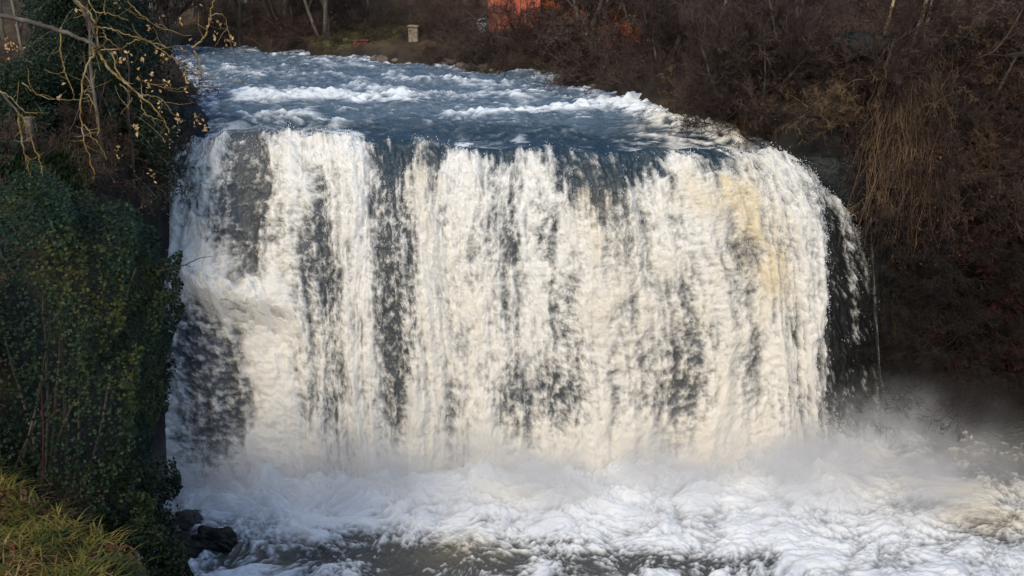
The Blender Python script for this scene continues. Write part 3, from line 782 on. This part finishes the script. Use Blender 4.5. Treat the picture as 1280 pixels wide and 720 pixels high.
V, Fc = leaves_arrays(cp, RNG.normal(size=cp.shape), RNG.uniform(.01, .022, len(cp)), 4.0)
mesh_np('dry_leaf_litter', V, Fc, M['twig_tan'], root, False)['kind'] = 'stuff'
tag(root, 'curtain of dry tan creeper hanging down the right bank', 'creeper')
p = at_y(1116, 350, 27.0)
mp = []
root = empty('mossy_trunk', (p[0], 26.9, 2.5))
q = np.array([at_y(a, b_, 26.9) for a, b_ in ((1108, 300), (1112, 360), (1116, 420), (1118, 470), (1120, 530))]) - np.array(root.location)
M['moss'] = simple('green_moss', [(.35, (.018, .02, .006)), (.65, (.07, .065, .014))], 4, bumpd=.05)
tubes('trunk', [(q, [.10, .13, .16, .17, .2])], M['moss'], root, 10)
tubes('stub', [(np.array([q[1], q[1] + (.12, -.1, .3), q[1] + (.3, -.15, .45)]), [.05, .035, .02])], M['moss'], root, 6)
tag(root, 'mossy dead trunk standing beside the dark rock column', 'trunk')

# hollow under the rim
p = hit(1072, 62, 24)
o = rock_mesh('rock_ledge', (.75, .6, .35), M['rock'], None, 41, 36, .2, (p[0], p[1] - .2, p[2] + .1)); tag(o, 'dark bluish rock ledge over a hollow on the right bank', 'rock')

# ------------------------------------------------------------------ things on the far bank
def box_arrays(lo, hi):
    v = np.array([(x, y, z) for x in (lo[0], hi[0]) for y in (lo[1], hi[1]) for z in (lo[2], hi[2])], float)
    return v, np.array([(0, 1, 3, 2), (4, 6, 7, 5), (0, 4, 5, 1), (2, 3, 7, 6), (0, 2, 6, 4), (1, 5, 7, 3)])
def boxes(name, lst, mat, parent, bevel=.01):
    Vs, Fs, k = [], [], 0
    for lo, hi in lst:
        v, f = box_arrays(lo, hi); Vs.append(v); Fs.append(f + k); k += 8
    o = mesh_np(name, np.concatenate(Vs), np.concatenate(Fs), mat, parent, False)
    if bevel:
        md = o.modifiers.new('bevel', 'BEVEL'); md.width = bevel; md.segments = 1
    return o
M['red_paint'] = simple('orange_red_paint', [(.35, (.26, .055, .03)), (.65, (.46, .115, .06))], 2.2, bumpd=.01, rough=.7)
M['wood'] = simple('weathered_wood', [(.3, (.10, .07, .045)), (.7, (.22, .16, .10))], 4, stretch=(1, 1, .2))
M['pale'] = simple('pale_stone', [(.3, (.15, .12, .08)), (.7, (.36, .29, .20))], 7, bumpd=.03)
M['white'] = simple('white_enamel', [(.3, (.45, .52, .58)), (.7, (.72, .78, .82))], 5, rough=.4)
M['rust'] = simple('rusty_metal', [(.3, (.09, .03, .02)), (.7, (.20, .07, .045))], 6)
y = 46.0; p = at_y(643, 54, y); g = float(terrain(p[0], y))
root = empty('garden_shed', (p[0], y, g), math.radians(-18))
zb = p[2] - g
boxes('wall', [((-1.15, 0, zb - .5), (1.1, 2.0, zb + 2.2))], M['red_paint'], root)
rv = np.array([(-1.35, -.25, zb + 2.15), (1.3, -.25, zb + 2.15), (1.3, 1.0, zb + 2.9), (-1.35, 1.0, zb + 2.9), (1.3, 2.25, zb + 2.15), (-1.35, 2.25, zb + 2.15)])
rv = np.concatenate([rv, rv + (0, 0, .06)])
rf_ = np.array([(0, 1, 2, 3), (3, 2, 4, 5), (6, 9, 8, 7), (9, 11, 10, 8), (0, 6, 7, 1), (5, 4, 10, 11), (0, 3, 9, 6), (3, 5, 11, 9), (1, 7, 8, 2), (2, 8, 10, 4)])
mesh_np('roof', rv, rf_, M['rust'], root, False)
boxes('cladding_strip', [((-1.15 + i * .28, -.025, zb - .5), (-1.12 + i * .28, -.002, zb + 2.13)) for i in range(9)], M['rust'], root, 0)
tag(root, 'orange red shed glimpsed through bare branches behind the river', 'shed')
p = hit(517, 50, 30); root = empty('stone_post', (p[0], p[1], p[2] - .1))
boxes('pillar', [((-.19, -.15, 0), (.19, .15, .58))], M['pale'], root, .03)
boxes('cap', [((-.23, -.19, .583), (.23, .19, .68))], M['pale'], root, .03)
tag(root, 'pale weathered stone post at the edge of the small field', 'post')
p = hit(450, 66, 30); root = empty('storage_box', (p[0], p[1] + .5, p[2] - .05))
boxes('body', [((-.28, -.2, 0), (.28, .2, .46))], M['rust'], root, .02); boxes('lid', [((-.31, -.23, .463), (.31, .23, .52))], M['rust'], root, .02)
tag(root, 'small rusty red box beside the far river bend', 'box')
p = at_y(604, 44, 44.5); g = float(terrain(p[0], p[1])); root = empty('bucket', (p[0], p[1], g))
th = np.linspace(0, 2 * PI, 25)[:-1]
prof = [(.0, 0), (.17, 0), (.24, .44), (.255, .46), (.23, .46), (.16, .05), (0, .05)]
V = np.array([(r_ * math.cos(a), r_ * math.sin(a), z_ + max(0, p[2] - g)) for r_, z_ in prof for a in th])
Fc = [(i * 24 + j, i * 24 + (j + 1) % 24, (i + 1) * 24 + (j + 1) % 24, (i + 1) * 24 + j) for i in range(6) for j in range(24)]
mesh_np('shell', V, np.array(Fc), M['white'], root)
tubes('handle', [(np.array([(.25 * math.cos(a), 0, .44 + max(0, p[2] - g) + .2 * math.sin(a)) for a in np.linspace(0, PI, 9)]), np.full(9, .008))], M['white'], root, 5)
tag(root, 'small white and blue bucket left of the red shed', 'bucket')
# stones along the far waterline
for i, px in enumerate(np.linspace(470, 740, 26)):
    py = np.interp(px, [420, 560, 700, 760], [78, 88, 101, 116]) - RNG.uniform(0, 9)
    h = hit(px + RNG.uniform(-5, 5), py, 30)
    if h is None or in_water(h, 0, 0): continue
    s = RNG.uniform(.10, .24)
    if i == 0 or 'stone0' not in globals():
        stone0 = rock_mesh('bank_stone', (1.2, 1, .7), M['stone'], None, 50, 14, .3); o = stone0
    else: o = stone0.copy(); COL.objects.link(o)
    o.location = (h[0], h[1], h[2] + s * .2); o.scale = (s, s, s); o.rotation_euler = (RNG.uniform(-.3, .3), 0, RNG.uniform(0, 6))
    tag(o, 'small grey brown stone lying along the far waterline', 'stone', 'stones along the far waterline')
# field grass far and on the right rim
def grass_stuff(name, pts, hgt, w, mat, label, droop=.4):
    n = len(pts); a = RNG.uniform(0, 2 * PI, n); h = hgt * RNG.uniform(.5, 1.3, n)
    d = np.stack([np.cos(a), np.sin(a), 0 * a], -1); sd = np.stack([-np.sin(a), np.cos(a), 0 * a], -1) * w
    V = []
    for k, (f, wf) in enumerate([(0, 1), (.4, .9), (.75, .6), (1, .08)]):
        c = pts + d * (h * droop * f ** 2 * 1.3)[:, None]; c[:, 2] += h * (f - droop * .55 * f ** 2.5)
        V += [c - sd * wf, c + sd * wf]
    V = np.stack(V, 1).reshape(-1, 3); i = np.arange(n)[:, None] * 8
    Fc = np.concatenate([i + np.array([[2 * k, 2 * k + 1, 2 * k + 3, 2 * k + 2]]) for k in range(3)])
    return tag(mesh_np(name, V, Fc, mat), label, kind='stuff')
def ground_pts(n, x0, x1, y0, y1, fn=None):
    x = RNG.uniform(x0, x1, n); y = RNG.uniform(y0, y1, n)
    if fn is not None: k = fn(x, y); x, y = x[k], y[k]
    return np.stack([x, y, terrain(x, y)], -1)
grass_stuff('field_grass', ground_pts(26000, -8.2, -3, 45.2, 50, lambda x, y: np.hypot((x + 5.6) / 2.6, (y - 47.5) / 2.6) < 1.1), .10, .012, M['turf'], 'short olive grass of the small field')
grass_stuff('rim_grass', ground_pts(16000, 9.5, 15.5, 30, 33), .16, .010, M['turf'], 'green grass on the rim of the right bank')
grass_stuff('bank_grass', ground_pts(30000, -16, -8.4, 20, 30), .22, .012, M['turf'], 'rough dull grass on the left bank')

grass_stuff('left_undergrowth', ground_pts(26000, -14, -7.4, 15.5, 21), .30, .02, M['ivy'], 'dark low undergrowth on the left bank behind the ivy')
# ------------------------------------------------------------------ foreground grass bank
def fgmask(x, y): return (y < np.clip(9.5 - .82 * (x + 3.5), 9.5, 14) + .5 + .4 * pn(x * 1.3, y * 1.3, 5)) & (x < -2.8)
pts = ground_pts(26000, -8.5, -2.7, 7.2, 13.2, fgmask)
cl = .5 + pn(pts[:, 0] * 1.6, pts[:, 1] * 1.6, 500) + .6 * pn(pts[:, 0] * 5, pts[:, 1] * 5, 501)
pts = pts[cl > RNG.uniform(0, .9, len(pts))]
grass_stuff('bank_foreground_grass', pts, .22, .0085, M['grass'], 'long yellow green grass arching on the near bank', .95)
pts = ground_pts(9000, -8.5, -2.7, 7.2, 13.0, fgmask)
V, Fc = leaves_arrays(pts + np.array([0, 0, .05]), RNG.normal(size=(len(pts), 3)) + np.array([0, 0, 1]), RNG.uniform(.03, .08, len(pts)), 1.4)
tag(mesh_np('leaf_litter', V, Fc, M['brown_leaf'], None, False), 'fallen brown leaves between the grass of the near bank', kind='stuff')
for (px, py, s, rz, lb) in [(52, 640, .35, 0, 'bare thorny bramble standing in the near grass below the ivy'), (150, 668, .32, 2, 'bare thorny bramble at the lower edge of the near grass'), (95, 625, .3, 4, 'dead bramble between the near grass and the ivy mass')]:
    h = hit(px, py, 6)
    r = tang[0].put((h[0], h[1], h[2]), rz, s); tag(r, lb, 'bramble')

# ------------------------------------------------------------------ ivy mass
root = empty('ivy_bush', (-7.98, 13.7, 3.0))
c = np.array([-.2, 0, 1.75]); rad = np.array([3.5, 1.3, 4.2])
def superell(D, e): 
    k = (np.abs(D[:, 0]) ** e + np.abs(D[:, 1]) ** e + np.abs(D[:, 2]) ** e) ** (-1 / e); return D * k[:, None]
n = 250000
D = RNG.normal(size=(n, 3)); D /= np.linalg.norm(D, axis=1, keepdims=True)
D = D[(D[:, 1] < .35)]
D = D[RNG.random(len(D)) < .95]
q = superell(D, 5.0)
a_, b2 = q[:, 0] * 3.5 + q[:, 1] * 1.2, q[:, 2] * 3.7
lump = .15 * fbm(a_ * .7, b2 * .7, 2, 601) + .075 * billow(a_ * 1.7, b2 * 1.7, 2, 605)
depth = RNG.exponential(.035, len(q))
q = q * rad * (1 + lump - depth)[:, None] + c
q[:, 0] += .11 * (q[:, 2] - 2.2); q[:, 0] = np.where(q[:, 0] > 3.2, 3.2 + (q[:, 0] - 3.2) * .45, q[:, 0])
N_ = D + RNG.normal(0, .55, D.shape) + np.array([0, -.2, .35])
V, Fc = leaves_arrays(q, N_, RNG.uniform(.024, .060, len(q)), 1.15)
mesh_np('foliage', V, Fc, M['ivy'], root, False)
rng = np.random.default_rng(5); lines = []
for i in range(40):
    a = rng.uniform(-3, 2.0); pts_ = []
    p = np.array([a, rng.uniform(-.5, .1) , 0.0]); d = np.array([rng.normal(0, .15), 0, 1.0])
    for k in range(14):
        pts_.append(p.copy()); d = unit(d + rng.normal(0, .15, 3) * np.array([.5, .0, .3])); p = p + d * .42
    lines.append((np.array(pts_), np.linspace(.035, .01, 14)))
tubes('stem', lines, M['bark'], root, 5)
tag(root, 'huge dark green ivy mass covering the left bank beside the waterfall', 'ivy')
p = at_y(176, 700, 12.6); r2 = empty('ivy_clump', (p[0] - .15, p[1], p[2] - .2))
D2 = RNG.normal(size=(9000, 3)); D2 /= np.linalg.norm(D2, axis=1, keepdims=True)
q2_ = superell(D2, 2.4) * np.array([.75, .5, .75]) * (1 + .18 * fbm(D2[:, 0] * 2.5, D2[:, 2] * 2.5, 3, 640) - RNG.exponential(.05, len(D2)))[:, None]
V, Fc = leaves_arrays(q2_, D2 + RNG.normal(0, .5, D2.shape), RNG.uniform(.024, .055, len(D2)), 1.15)
mesh_np('foliage', V, Fc, M['ivy'], r2, False)
tubes('stem', [(np.array([(0, 0, -1.6), (.05, 0, -.6), (-.1, -.05, .1), (.1, 0, .5)]), [.03, .025, .018, .008])], M['bark'], r2, 5)
tag(r2, 'low dark ivy clump between the near grass and the pool boulders', 'ivy')
# ivy stalks poking out
p = at_y(52, 500, 11.9)
tubes_root = empty('dead_stalk', (p[0], 12.0, 5.2))
q = np.array([at_y(52, 635, 12.0), at_y(54, 580, 12.0), at_y(54, 530, 12.0), at_y(51, 475, 12.05)]) - np.array(tubes_root.location)
tubes('stem', [(q, [.016, .014, .012, .008])], M['twig_red'], tubes_root, 5)
tubes('side_shoot', [(np.array([q[2], q[2] + (.12, 0, .12), q[2] + (.25, .02, .2)]), [.007, .006, .004])], M['twig_red'], tubes_root, 4)
tubes('side_shoot', [(np.array([q[1], q[1] + (-.1, 0, .15), q[1] + (-.16, .02, .3)]), [.007, .006, .004])], M['twig_red'], tubes_root, 4)
tag(tubes_root, 'thin reddish dead stalk standing in front of the ivy mass', 'stalk')
# twig sticking out over the water
root = empty('ivy_twig', tuple(at_y(198, 338, 13.5)))
q = np.array([at_y(a, b_, 13.2) for a, b_ in ((196, 339), (215, 335), (232, 331), (248, 323), (266, 320))]) - np.array(root.location)
tubes('stem', [(q, [.009, .008, .007, .005, .003])], M['twig_dark'], root, 5)
tubes('side_shoot', [(np.array([q[2], q[2] + (.06, 0, -.03), q[2] + (.13, 0, -.02)]), [.005, .004, .002])], M['twig_dark'], root, 4)
tag(root, 'thin dark bare twig reaching from the ivy over the white water', 'twig')

# ------------------------------------------------------------------ conifer and scrub on the left bank
def conifer(loc, h, rad, seed, label, nb=90, ln=16000):
    rng = np.random.default_rng(seed); root = empty('conifer', loc)
    tubes('trunk', [(np.array([(0, 0, -.3), (.05, 0, h * .4), (0, .04, h * .8), (.03, 0, h)]), [.16, .11, .05, .02])], M['bark'], root, 8)
    lines = []; pp = []
    for i in range(nb):
        f = rng.uniform(.0, .98); z = h * f; L_ = rad * (1 - f) ** .6 * rng.uniform(.6, 1.15) + .15; a = rng.uniform(0, 2 * PI)
        d = np.array([math.cos(a), math.sin(a), .25]); pts_ = []
        for k in range(7):
            t = k / 6; pts_.append(np.array([0, 0, z]) + d * L_ * t + np.array([0, 0, -.55 * L_ * t ** 2]))
        pts_ = np.array(pts_); lines.append((pts_, np.linspace(.03, .006, 7)))
        k = int(ln / nb); t = rng.uniform(.1, 1, k) ** .7 * 6; i0 = np.clip(t.astype(int), 0, 5); fr = (t - i0)[:, None]
        c = pts_[i0] * (1 - fr) + pts_[i0 + 1] * fr + rng.normal(0, 1, (k, 3)) * np.array([.14, .14, .10]) + np.array([0, 0, -.08])
        pp.append(c)
    tubes('limb', lines, M['bark'], root, 4)
    pp = np.concatenate(pp)
    V, Fc = leaves_arrays(pp, rng.normal(size=pp.shape) + np.array([0, -.3, .5]), rng.uniform(.018, .032, len(pp)) * (1 if ln > 20000 else 1.8), 3.6, rng)
    mesh_np('crown', V, Fc, M['conifer'], root, False)
    return tag(root, label, 'conifer')
conifer((-8.9, 23.6, 7.5), 5.5, 1.7, 1, 'dark green conifer overhanging the left end of the waterfall lip', 170, 80000)
conifer((-10.0, 29.0, 8.0), 4.6, 1.5, 4, 'dark conifer at the river edge behind the one overhanging the lip', 130, 40000)
conifer((-9.6, 22.0, 6.4), 3.6, 1.5, 2, 'low dark conifer growing just above the ivy mass', 120, 50000)
conifer((-10.2, 25.8, 8.3), 5.0, 1.3, 3, 'dark conifer behind the drooping yellow branches', 110, 45000)
for i, (px, y, h_) in enumerate([(470, 66, 1.5), (505, 70, 1.6), (560, 68, 1.4), (1120, 44, 1.2), (1190, 47, 1.3), (1230, 45, 1.2), (1085, 48, 1.2), (860, 60, 1.4)]):
    x = (px - 640) / F * y; 
    conifer((x, y, float(terrain(x, y)) - .2), 7 * h_, 2.4, 20 + i, ['dark conifer behind the small field, left of the pair', 'dark conifer behind the stone post', 'dark conifer behind the shrubs left of the red shed', 'dark conifer behind the pale straight sapling', 'dark conifer behind the fan of saplings', 'dark conifer at the far right above the right rim', 'dark conifer behind the rock hollow', 'dark conifer deep in the wood behind the right thicket'][i], 90, 14000)
scatter(thick + tang, (0, 60, 230, 215), (34, 30), (.45, .8), 'leafless brown scrub on the left bank behind the ivy', 'shrub', 'scrub on the left bank', 18.8, skip=in_water)
for (px, py, s, lb) in [(128, 200, 1.0, 'grey slender trunk rising behind the drooping yellow branches'), (166, 232, .9, 'thin pale trunk leaning right beside the dark conifer'), (35, 95, 1.2, 'pale bare tree at the top left behind the grass strip'),
                        (90, 90, 1.3, 'brown bare tree left of the dark conifer'), (62, 80, 1.1, 'thin bare tree between the two at the top left corner')]:
    h = hit(px, py, 18.8); r = sapg.put(tuple(h), RNG.uniform(0, 6), s, (0, .06 if px > 150 else 0)); tag(r, lb, 'tree')
for (px, y, lb) in [(20, 38, 0), (75, 40, 0), (120, 44, 0), (160, 42, 0), (210, 46, 0), (250, 52, 0)]:
    x = (px - 640) / F * y; r = farb[RNG.integers(3)].put((x, y, float(terrain(x, y)) - .1), RNG.uniform(0, 6), 1.2); tag(r, 'bare tree in the wood beyond the left bank', 'tree', 'bare trees beyond the left bank')
# pale marker stone on the left bank
p = at_y(36, 160, 20.5); root = empty('marker_post', (p[0], 20.5, p[2] - .25))
boxes('post', [((-.055, -.05, 0), (.055, .05, .42))], M['stone'], root, .01); boxes('cap', [((-.07, -.065, .423), (.07, .065, .46))], M['stone'], root, .01)
tag(root, 'short pale grey post standing in the left scrub', 'post')

# ------------------------------------------------------------------ overhanging near tree, top left
YB = 10.5
root = empty('overhanging_tree', (-6.6, YB, 6.0))
rl = np.array(root.location)
tubes('trunk', [(np.array([(0, 0, -.5), (.1, 0, 2), (-.05, .1, 4.5), (.15, 0, 7.5)]), [.20, .16, .13, .08])], M['bark'], root, 10)
def trace(pts, r0, r1, y=YB, dy=0.0, wigg=1.0):
    q = np.array([at_y(a, b_, y + dy * i / len(pts)) for i, (a, b_) in enumerate(pts)])
    k = np.linspace(0, 1, len(q)); s = np.linspace(0, 1, len(q) * 5)
    c = np.stack([np.interp(s, k, q[:, i]) for i in range(3)], -1)
    for i in range(3):
        pd = np.pad(c[:, i], 3, mode='reflect', reflect_type='odd'); c[:, i] = np.convolve(pd, np.ones(7) / 7, 'valid')
    c = c + RNG.normal(0, .006 * wigg, c.shape)
    return (c - rl, np.linspace(r0, r1, len(c)) * .74)
main = [trace([(-190, -30), (-100, 0), (0, 19), (60, 33), (112, 52), (124, 62)], .036, .022),
        trace([(-190, -120), (-60, -80), (30, -40), (90, -10), (116, 30), (124, 60)], .035, .014),
        trace([(-200, 60), (-120, 60), (-40, 85), (0, 112), (22, 140)], .035, .014)]
tubes('limb', main, M['bark'], root, 8)
tw = [trace([(118, 58), (117, 72), (105, 88), (101, 120), (101, 155), (106, 182), (119, 217)], .018, .007),
      trace([(103, 155), (118, 172), (135, 198)], .010, .004),
      trace([(108, 118), (122, 135), (122, 170)], .008, .005),
      trace([(122, 62), (134, 84), (152, 100), (176, 120), (196, 138), (206, 152), (213, 167)], .020, .006),
      trace([(140, 66), (146, 90), (162, 108), (176, 122)], .012, .007),
      trace([(176, 120), (184, 118), (200, 122), (214, 138)], .008, .004),
      trace([(150, 104), (166, 120), (160, 136), (158, 134)], .008, .004),
      trace([(176, 122), (178, 140), (196, 150), (208, 152)], .008, .004),
      trace([(122, 34), (136, 36), (160, 42), (190, 54), (225, 62)], .010, .004),
      trace([(125, 62), (150, 62), (165, 52), (176, 48), (190, 52)], .010, .004),
      trace([(128, 36), (134, 50), (150, 60)], .008, .004),
      trace([(75, 34), (76, 60), (78, 84), (90, 108), (93, 125)], .012, .005),
      trace([(22, 140), (27, 170), (33, 200), (38, 220)], .018, .007, dy=.3),
      trace([(22, 140), (34, 152), (40, 180), (52, 205), (52, 218)], .012, .005),
      trace([(33, 195), (42, 204)], .007, .004),
      trace([(0, 112), (14, 122), (30, 140), (48, 142)], .010, .004),
      trace([(28, 104), (50, 122), (90, 127), (110, 122)], .008, .003),
      trace([(95, 0), (118, 20), (124, 60)], .012, .010),
      trace([(110, 0), (120, 18), (134, 14), (160, 26)], .009, .004),
      trace([(160, 0), (176, 20), (200, 35), (240, 45)], .008, .003),
      trace([(190, 54), (222, 78), (246, 90), (262, 96), (310, 104)], .007, .003),
      trace([(240, 60), (258, 48), (262, 20), (268, 0)], .013, .009),
      trace([(242, 62), (250, 80), (248, 100)], .010, .005),
      trace([(262, 20), (280, 14), (286, 40), (290, 56)], .006, .003),
      trace([(176, 100), (190, 106), (214, 112), (236, 108)], .006, .003),
      trace([(120, 88), (112, 110), (104, 118)], .006, .003)]
rng = np.random.default_rng(77); side = []
for L_, R_ in tw:
    for j in range(4):
        i = rng.integers(2, len(L_) - 1); d = unit(rng.normal(0, 1, 3) * np.array([1, .6, .7]) + np.array([0, 0, -.5])); l = rng.uniform(.08, .30)
        p = L_[i]; pts_ = [p]
        for k in range(4): d = unit(d + rng.normal(0, .25, 3) + np.array([0, 0, .12])); p = p + d * l / 4; pts_.append(p)
        side.append((np.array(pts_), np.linspace(max(R_[i] * .45, .003), .002, 5)))
tubes('branch', tw, M['lichen'], root, 5)
tubes('side_shoots', side, M['lichen'], root, 3)['kind'] = 'stuff'
cent = [(185, 30), (223, 26), (240, 50), (283, 52), (160, 72), (178, 72), (140, 68), (172, 90), (210, 104), (235, 107), (220, 165), (248, 152), (148, 190), (262, 24), (290, 50), (102, 12), (202, 20), (190, 96), (204, 72), (152, 78), (228, 92), (196, 60),
        (145, 4), (247, 2), (230, 60), (75, 118), (210, 175), (244, 146), (256, 158), (170, 160), (200, 128), (186, 112), (268, 44), (276, 30), (14, 52), (6, 60), (22, 60), (190, 218), (225, 150)]
pp = []
for (a, b_) in cent:
    o3 = at_y(a, b_, YB + RNG.uniform(-.2, .3)) - rl; k = RNG.integers(4, 9)
    pp.append(o3 + RNG.normal(0, 1, (k, 3)) * np.array([.018, .02, .035]))
pp = np.concatenate(pp)
V, Fc = leaves_arrays(pp, RNG.normal(size=pp.shape) + np.array([0, -1.2, 0]), RNG.uniform(.016, .030, len(pp)), 1.7, bend=.6)
mesh_np('foliage', V, Fc, M['dry_leaf'], root, False)
tag(root, 'near bare tree with drooping yellow lichened branches and dry tan leaves', 'tree')

for k_ in thick + tang + dark + redk + orak + farb + sap + [sapg] + tank:      # drop plants that found no place
    if not k_.used:
        for ch in list(k_.root.children): bpy.data.objects.remove(ch)
        bpy.data.objects.remove(k_.root)

# ------------------------------------------------------------------ light, world, camera
SUN_EL, SUN_AZ = math.radians(38), math.radians(196)     # azimuth clockwise from +Y (camera looks along +Y)
w = bpy.data.worlds.new('World'); S.world = w; w.use_nodes = True
nt = w.node_tree; bg = nt.nodes['Background']
sky = nt.nodes.new('ShaderNodeTexSky'); sky.sky_type = 'NISHITA'; sky.sun_disc = False
sky.sun_elevation = SUN_EL; sky.sun_rotation = SUN_AZ; sky.air_density = 1.0; sky.dust_density = .6
nt.links.new(sky.outputs[0], bg.inputs[0]); bg.inputs[1].default_value = .12
sd = Vector((math.sin(SUN_AZ) * math.cos(SUN_EL), math.cos(SUN_AZ) * math.cos(SUN_EL), math.sin(SUN_EL)))
l = bpy.data.lights.new('sun', 'SUN'); l.energy = 1.35; l.angle = math.radians(16); l.color = (1, .86, .66)
lo = bpy.data.objects.new('sun', l); link(lo); lo.rotation_euler = (-sd).to_track_quat('-Z', 'Y').to_euler(); lo.location = sd * 50
cam = bpy.data.cameras.new('camera'); cam.sensor_width = 36; cam.lens = F / 1280 * 36; cam.clip_end = 2000; cam.clip_start = .1
co = bpy.data.objects.new('camera', cam); link(co); co.location = (0, 0, CAMZ); co.rotation_euler = (PI / 2 - PITCH, 0, 0)
S.camera = co
S.view_settings.view_transform = 'Standard'; S.view_settings.look = 'None'; S.view_settings.exposure = .9; S.view_settings.gamma = 1
S.render.engine = 'CYCLES'
S.cycles.use_denoising = True
S.cycles.max_bounces = 6; S.cycles.diffuse_bounces = 3; S.cycles.glossy_bounces = 2; S.cycles.transmission_bounces = 2; S.cycles.volume_bounces = 2
S.cycles.volume_step_rate = 2.0; S.cycles.volume_max_steps = 64
S.cycles.use_adaptive_sampling = True; S.cycles.adaptive_threshold = .02
